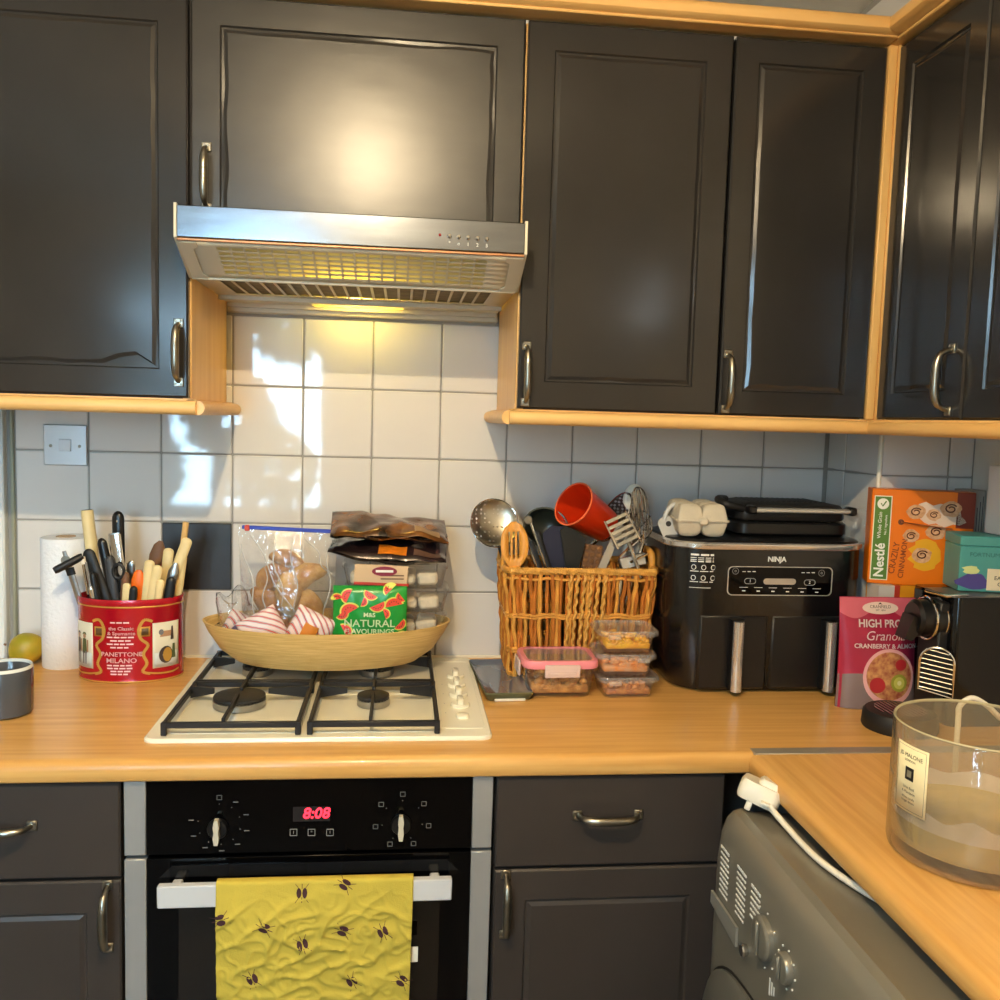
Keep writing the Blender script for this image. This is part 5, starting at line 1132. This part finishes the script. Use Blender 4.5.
txt('CRAZILY', .017, fr((.051, -.0006, .056), (.12, 0, 1), (-1, 0, .12)), BRI, cb, 'flavour_lettering', bold=.0002); txt('CINNAMON', .015, fr((.068, -.0006, .056), (.06, 0, 1), (-1, 0, .06)), BRI, cb, 'flavour_lettering', bold=.0002)
PUF = mat('cereal_print', (222, 178, 136), .6, col2=(196, 140, 96), vscale=120); SWL = mat('cinnamon_swirl', (92, 46, 24), .6)
def swirl(px, py, r):
    q = cpx(px, py); rd_ = random.Random(int(px)); pts = [(r*(1+.12*rd_.uniform(-1, 1))*cos(2*pi*k/14), r*.85*(1+.12*rd_.uniform(-1, 1))*sin(2*pi*k/14)) for k in range(14)]
    MB().prism(pts, 0, .0007, M=fr((q.x, -.0002, q.z))).build('cereal_piece', PUF, cb)
    MB().tube([(r*.62*(1-k/26)*cos(k*.5+.6), r*.5*(1-k/26)*sin(k*.5+.6), .0008) for k in range(18)], r*.075, 5, M=fr((q.x, -.0002, q.z))).build('cinnamon_swirl', SWL, cb)
MB().prism([(x*.030, y*.034) for x, y in [(cos(2*pi*k/20)*(1+.2*sin(3*k)), sin(2*pi*k/20)) for k in range(20)]], 0, .0003, M=fr(cpx(925, 555)+V((0, -.0001, 0)))).build('yellow_splash', mat('yellow_ink', (232, 170, 20), .5), cb)
MB().prism([(x*.052, y*.022) for x, y in [(cos(2*pi*k/24)*(1+.12*sin(5*k)), sin(2*pi*k/24)*(1+.2*cos(4*k))) for k in range(24)]], 0, .0003, M=fr(cpx(938, 515)+V((0, -.0001, 0)), (1, 0, -.15))).build('milk_splash', mat('milk_ink', (226, 200, 178), .5), cb)
q0 = cpx(901, 522); q1 = cpx(952, 529); MB().tube([(q0.x, -.0006, q0.z), (q1.x, -.0006, q1.z)], .0085, 12, flat=.12).build('cinnamon_stick', mat('cinnamon_ink', (176, 92, 40), .5), cb); MB().lathe([(.006, 0), (.006, .0012)], 14, fr((q0.x, -.0006, q0.z))).build('stick_end', SWL, cb)
for a in ((916, 512, .018), (934, 515, .014), (951, 509, .020), (911, 536, .016), (936, 532, .019), (922, 555, .019)): swirl(*a)
bb = thing('carton_box', 'beige carton with fine nutrition print behind the cereal box', 'box', (1.560, -.290, 0))
MB().box((-.002, 0, 0), (.040, .046, .437), .001).build('carton', mat('beige_card', (176, 160, 142), .5), bb)
mk = MB()
for i in range(6): mk.box((.004+i*.006, -.0005, .35), (.0052+i*.006, .0, .40+.012*((i*7) % 3)))
tag(mk.build('nutrition_print', KPRINT, bb), kind='stuff')
MB().box((-.0025, -.0008, .330), (.0405, .0, .342)).build('red_stripe', mat('wine_card', (150, 60, 56), .5), bb)

# granola pouch
GP = V((1.336, -.374, 0)); gpo = thing('granola_pouch', 'crimson stand-up granola pouch between air fryer and coffee machine', 'pouch', GP, rot=(radians(-3), 0, radians(-2)))
PW, PH = .164, .222
def psurf(u, v, s=-1, e=0):
    hw = PW/2*(1-.07*v*(1-v)*2+.02*(1-v)); x = (u-.5)*2*hw; b = max(0, 1-abs(2*u-1)**2.4)**.6
    th = .027*b*(1-v**1.7)**.8+.0008+.0016*noise.noise(V((u*5, v*6, s)))*(1-v); return V((x, s*(th+e), v*PH))
MB().grid(lambda u, v: psurf(u, v), 30, 30).grid(lambda u, v: psurf(u, v, 1), 30, 30).grid(lambda u, v: V((psurf(u, 0).x, psurf(u, 0).y*(1-2*v), .0003)), 30, 4).build('pouch_film', mat('crimson_film', (158, 34, 62), .35, var=.05, vscale=20), gpo, 60)
def ppatch(pts, m, nm, e=.0006):
    mb = MB(); c_ = (sum(p[0] for p in pts)/len(pts), sum(p[1] for p in pts)/len(pts)); n_ = len(pts); K = 4
    for k in range(K+1):
        for p in pts: mb.v.append(psurf(c_[0]+(p[0]-c_[0])*k/K, c_[1]+(p[1]-c_[1])*k/K, -1, e))
    for k in range(K):
        for i in range(n_): mb.f.append((k*n_+i, k*n_+(i+1) % n_, (k+1)*n_+(i+1) % n_, (k+1)*n_+i))
    return mb.build(nm, m, gpo, 80)
def strip(z0f, z1f, m, nm, e): return MB().grid(lambda u, v: psurf(u, z0f(u)+(z1f(u)-z0f(u))*v, -1, e), 24, 8).build(nm, m, gpo, 80)
strip(lambda u: 0.0, lambda u: .30+.02*sin(u*7), mat('grey_window_film', (128, 110, 108), .25), 'clear_base', .0004)
strip(lambda u: .86-.05*sin(u*9), lambda u: .995, mat('dusky_pink_film', (196, 92, 106), .4), 'pink_hills', .0004)
ppatch([(.5+.23*cos(2*pi*k/24), .905+.055*sin(2*pi*k/24)) for k in range(24)], mat('cream_crest', (222, 196, 180), .5), 'crest', .0008)
def pt(body, sz, u, v, m=WV, **k): txt(body, sz, None, m, gpo, warp=lambda p: psurf(u+p.x/PW, v+p.y/PH, -1, .0012), **k)
pt('CRANFIELD', .0085, .5, .915, KPRINT); pt('EST. 1854', .005, .5, .885, KPRINT)
ppatch([(.47, .935), (.5, .955), (.53, .935), (.5, .94)], KPRINT, 'crest_mark', .0012)
pt('HIGH PROTEIN', .0215, .62, .765, bold=.0006, sx=.92); pt('Granola', .026, .55, .655, shear=.25); pt('CRANBERRY & ALMOND', .0125, .60, .565, bold=.0003, sx=1.05)
ppatch([(.60+.34*cos(2*pi*k/36), .29+.255*sin(2*pi*k/36)) for k in range(36)], mat('pink_bowl', (226, 168, 166), .35), 'bowl_print', .0009)
ppatch([(.60+.30*cos(2*pi*k/36), .30+.215*sin(2*pi*k/36)) for k in range(36)], mat('granola_print', (206, 150, 92), .6, col2=(150, 66, 50), vscale=90), 'granola_print', .0013)
ppatch([(.44+.10*cos(2*pi*k/20), .22+.07*sin(2*pi*k/20)) for k in range(20)], mat('berry_print', (178, 40, 44), .5), 'berries', .0017)
ppatch([(.75+.08*cos(2*pi*k/20), .40+.05*sin(2*pi*k/20)) for k in range(20)], mat('berry_print', (178, 40, 44), .5), 'berries', .0017)
for r, c_, e in ((.11, (150, 150, 50), .0018), (.075, (196, 190, 90), .0022), (.03, (226, 220, 160), .0026)):
    ppatch([(.72+r*cos(2*pi*k/20), .24+r*.72*sin(2*pi*k/20)) for k in range(20)], mat('kiwi%d' % int(r*100), c_, .5), 'kiwi_slice', e)

# ------------------------------------------------------------------ coffee machine and what stands on it
KO = V((1.412, -.50, 0)); km = thing('coffee_machine', 'black capsule coffee machine with chrome ring facing left', 'coffee machine', KO)
MB().loft([[(x, y, z) for x, y in rr(.185, .150, .014, 4, .0925, .075)] for z in (.0, .238)]+[[(x*.99+.001, y*.98+.0015, .247) for x, y in rr(.185, .150, .014, 4, .0925, .075)]]).build('body', mat('piano_black', (9, 9, 10), .1), km)
MB().box((-.004, .004, .2472), (.12, .10, .2495), .001).build('top_lid', mat('grey_lid', (92, 90, 86), .3), km)
MH = Matrix.Translation((.004, .055, .198)) @ Matrix.Rotation(radians(-90), 4, 'Y') @ Matrix.Rotation(.0, 4, 'X')
MB().lathe([(.040, 0), (.040, .026), (.036, .030), (.036, .050), (.030, .056)], 32, MH).build('brew_head', BLACKP, km)
MB().tube([MH @ V((.0405*cos(2*pi*k/36), .0405*sin(2*pi*k/36), .028)) for k in range(36)], .0026, 8, closed=True).build('chrome_ring', CHROME, km)
MB().tube([MH @ V((.0395*cos(2*pi*k/36), .0395*sin(2*pi*k/36), .006)) for k in range(36)], .002, 8, closed=True).build('chrome_ring', CHROME, km)
MB().loft([[(-.060, .035, .205), (-.060, .075, .205), (-.034, .075, .190), (-.034, .035, .190)], [(-.075, .038, .160), (-.075, .072, .160), (-.058, .072, .156), (-.058, .038, .156)]]).build('spout', BLACKP, km)
MB().tube([(-.045, .03, .256), (-.010, .015, .2485), (.03, .012, .2515)], .0032, 8).build('lever', CHROME, km)
Mg = fr((-.020, .015, .1), (.80, -.60, 0), (-.05, -.06, 1)); gpts = [(.030*cos(a), .02+.030*sin(a)) for a in [pi*k/14 for k in range(15)]]+[(-.030, -.035), (.030, -.045)]
MB().tube([(x, y, 0) for x, y in gpts], .0022, 6, closed=True, M=Mg).build('cup_rest_frame', CHROME, km)
for k in range(9):
    y = .042-k*.0095; hw = .0295 if y < .02 else (max(0, .030**2-(y-.02)**2))**.5; MB().tube([(-hw, y+.003, 0), (hw, y-.003, 0)], .0010, 6, M=Mg).build('cup_rest_bar', PEWTER, km)
MB().loft([[(x, y, -.004) for x, y in gpts], [(x, y, -.008) for x, y in gpts]], M=Mg).build('cup_rest_back', BLACKP, km)
MB().box((-.018, .02, .0), (.004, .088, .235), .003).build('front_column', BLACKM, km)
MD = Matrix.Translation((-.096, .000, 0)); dt = MB().lathe([(.066, .0), (.068, .004), (.066, .028), (.062, .033), (.050, .034)], 40, MD).build('drip_tray', BLACKM, km)
for k in range(-5, 6):
    hw = (.046**2-(k*.0085)**2)**.5 if abs(k*.0085) < .046 else .01; MB().tube([(k*.0085, -hw, .0355), (k*.0085, hw, .0355)], .0013, 6, M=MD).build('tray_bar', CHROME, dt)
TE = V((1.452, -.440, .2505)); te = thing('tea_carton', 'turquoise tea carton with cream label on top of the coffee machine', 'box', TE, rz=radians(-14))
TEAL = mat('turquoise_card', (70, 146, 142), .3, var=.05, vscale=8)
MB().box((0, 0, 0), (.135, .085, .088), .0015).build('tin_body', TEAL, te); MB().box((-.001, -.001, .0885), (.136, .086, .108), .002).build('tin_lid', TEAL, te)
txt('FORTNUM & MASON', .0115, fr((.072, -.0006, .072)), mat('deep_teal_ink', (46, 112, 112), .5), te, 'embossed_lettering')
MB().prism([(.030*cos(2*pi*k/16)*(1+.25*sin(5*k)), .016*sin(2*pi*k/16)) for k in range(16)], 0, .0005, M=fr((.028, -.0001, .020))).build('blue_flowers', mat('violet_ink', (70, 62, 130), .5), te); MB().prism([(.016*cos(2*pi*k/12)*(1+.3*sin(4*k)), .008*sin(2*pi*k/12)) for k in range(12)], 0, .0006, M=fr((.022, -.0001, .042))).build('pale_petals', mat('petal_ink', (196, 206, 140), .5), te)
MB().box((.052, -.0008, .004), (.130, .0, .046)).build('paper_label', mat('cream_paper', (220, 208, 176), .6), te)
txt('EARL GREY', .0105, fr((.091, -.0011, .028)), KPRINT, te, 'label_lettering'); txt('CLASSIC', .0105, fr((.091, -.0011, .016)), KPRINT, te, 'label_lettering')
wb = thing('small_box', 'white printed box at the right edge above the tea carton', 'box', (1.535, -.447, .359))
MB().box((0, 0, 0), (.05, .06, .135), .001).build('carton', mat('white_card', (226, 224, 220), .5), wb); mk = MB()
for i in range(12): mk.box((.006, -.0005, .045+i*.006), (.040-.008*(i % 3), .0, .0475+i*.006))
for i in range(9): mk.box((.006+i*.004, -.0005, .012), (.0075+i*.004+(i % 2)*.001, .0, .032))
tag(mk.build('printed_panel', GPRINT, wb), kind='stuff')

# ------------------------------------------------------------------ candle jar
CO = V((1.139, -.985, 0)); cn = thing('candle_jar', 'large reflection-tinted glass candle jar with cream label on the right worktop', 'candle', CO); R = .107; H = .176
MB().lathe([(R*.93, .0), (R*.985, .003), (R, .010), (R, H-.002), (R*.99, H), (R*.968, H-.002), (R*.968, .024), (R*.93, .020)], 72).build('glass_jar', REFLG, cn, 30)
MB().lathe([(R*.975, H-.003), (R*1.002, H-.001), (R*.99, H+.0008), (R*.966, H-.001)], 72, cap0=False, cap1=False).build('glass_lip', mat('glass_lip', (200, 190, 150), .08, alpha=.7), cn)
MB().lathe([(R*.95, .021), (R*.962, .030), (R*.962, .052), (R*.90, .050), (R*.4, .049)], 60).build('wax', mat('oily_wax', (176, 156, 96), .25, var=.1, vscale=20), cn)
mb = MB()
for k in range(60):
    a = 2*pi*k/60; z = .074+.016*noise.noise(V((cos(a)*2.2, sin(a)*2.2, 4)))
    mb.v += [(R*.960*cos(a), R*.960*sin(a), .050), (R*.960*cos(a), R*.960*sin(a), z)]
mb.f = [(2*k, 2*((k+1) % 60), 2*((k+1) % 60)+1, 2*k+1) for k in range(60)]; mb.build('wax_residue', mat('pale_wax_film', (214, 204, 200), .5, alpha=.8, var=.12, vscale=30), cn)
va = math.atan2(CAMP.y-CO.y, CAMP.x-CO.x)     # the label is turned a little left of the viewer
la = math.atan2(onY(-1.03, 898, 780).y-CO.y, onY(-1.03, 898, 780).x-CO.x)
la -= .16
def csurf(s, z, e=.0008): a = la+s/R; return V(((R+e)*cos(a), (R+e)*sin(a), z))
MB().grid(lambda u, v: csurf((u-.5)*.056, .066+.088*v), 14, 2).build('paper_label', mat('cream_label', (238, 224, 178), .55), cn, solid=.0003)
mb = MB()
for (s0, s1, z0, z1) in ((-.025, .025, .069, .0694), (-.025, .025, .1506, .151), (-.025, -.0246, .069, .151), (.0246, .025, .069, .151)): mb.grid(lambda u, v: csurf(s0+(s1-s0)*u, z0+(z1-z0)*v, .0012), 8, 1)
mb.build('label_border', KPRINT, cn); MB().grid(lambda u, v: csurf(-.0075+.015*u, .108+.017*v, .0013), 4, 2).build('crest_square', KPRINT, cn)
MB().grid(lambda u, v: csurf(-.004+.008*u, .112+.009*v, .0017), 4, 2).build('crest_mark', mat('grey_crest', (130, 124, 104), .5), cn)
for body, sz, z in (('JO MALONE', .0075, .140), ('LONDON', .0042, .1335), ('Lime Basil', .0050, .098), ('& Mandarin', .0050, .092), ('deluxe candle', .0040, .085), ('bougie deluxe', .0040, .080)):
    txt(body, sz, None, KPRINT, cn, 'label_lettering', warp=lambda p, z=z: csurf(p.x, p.y+z, .0014))
# white flex looping behind the jar
t = thing('white_flex', 'white cable arching up behind the candle jar', 'cable', (1.20, -.82, 0))
P_ = [onY(-.80, *p)-t.location for p in ((958, 722), (960, 706), (972, 698), (986, 705), (998, 716), (1012, 732))]
f_ = [V((P_[0].x-.02, .0, .0045)), V((P_[0].x-.006, .01, .012))]
e_ = P_[-1]; MB().tube(spline(f_+P_+[(e_.x+.04, .01, .0045), (e_.x+.12, .04, .0045)], 6), .0042, 10).build('flex', WHITEPL, t)
# ------------------------------------------------------------------ lift everything to worktop height
for o in list(scene.objects):
    if o.parent is None: o.location.z += WT
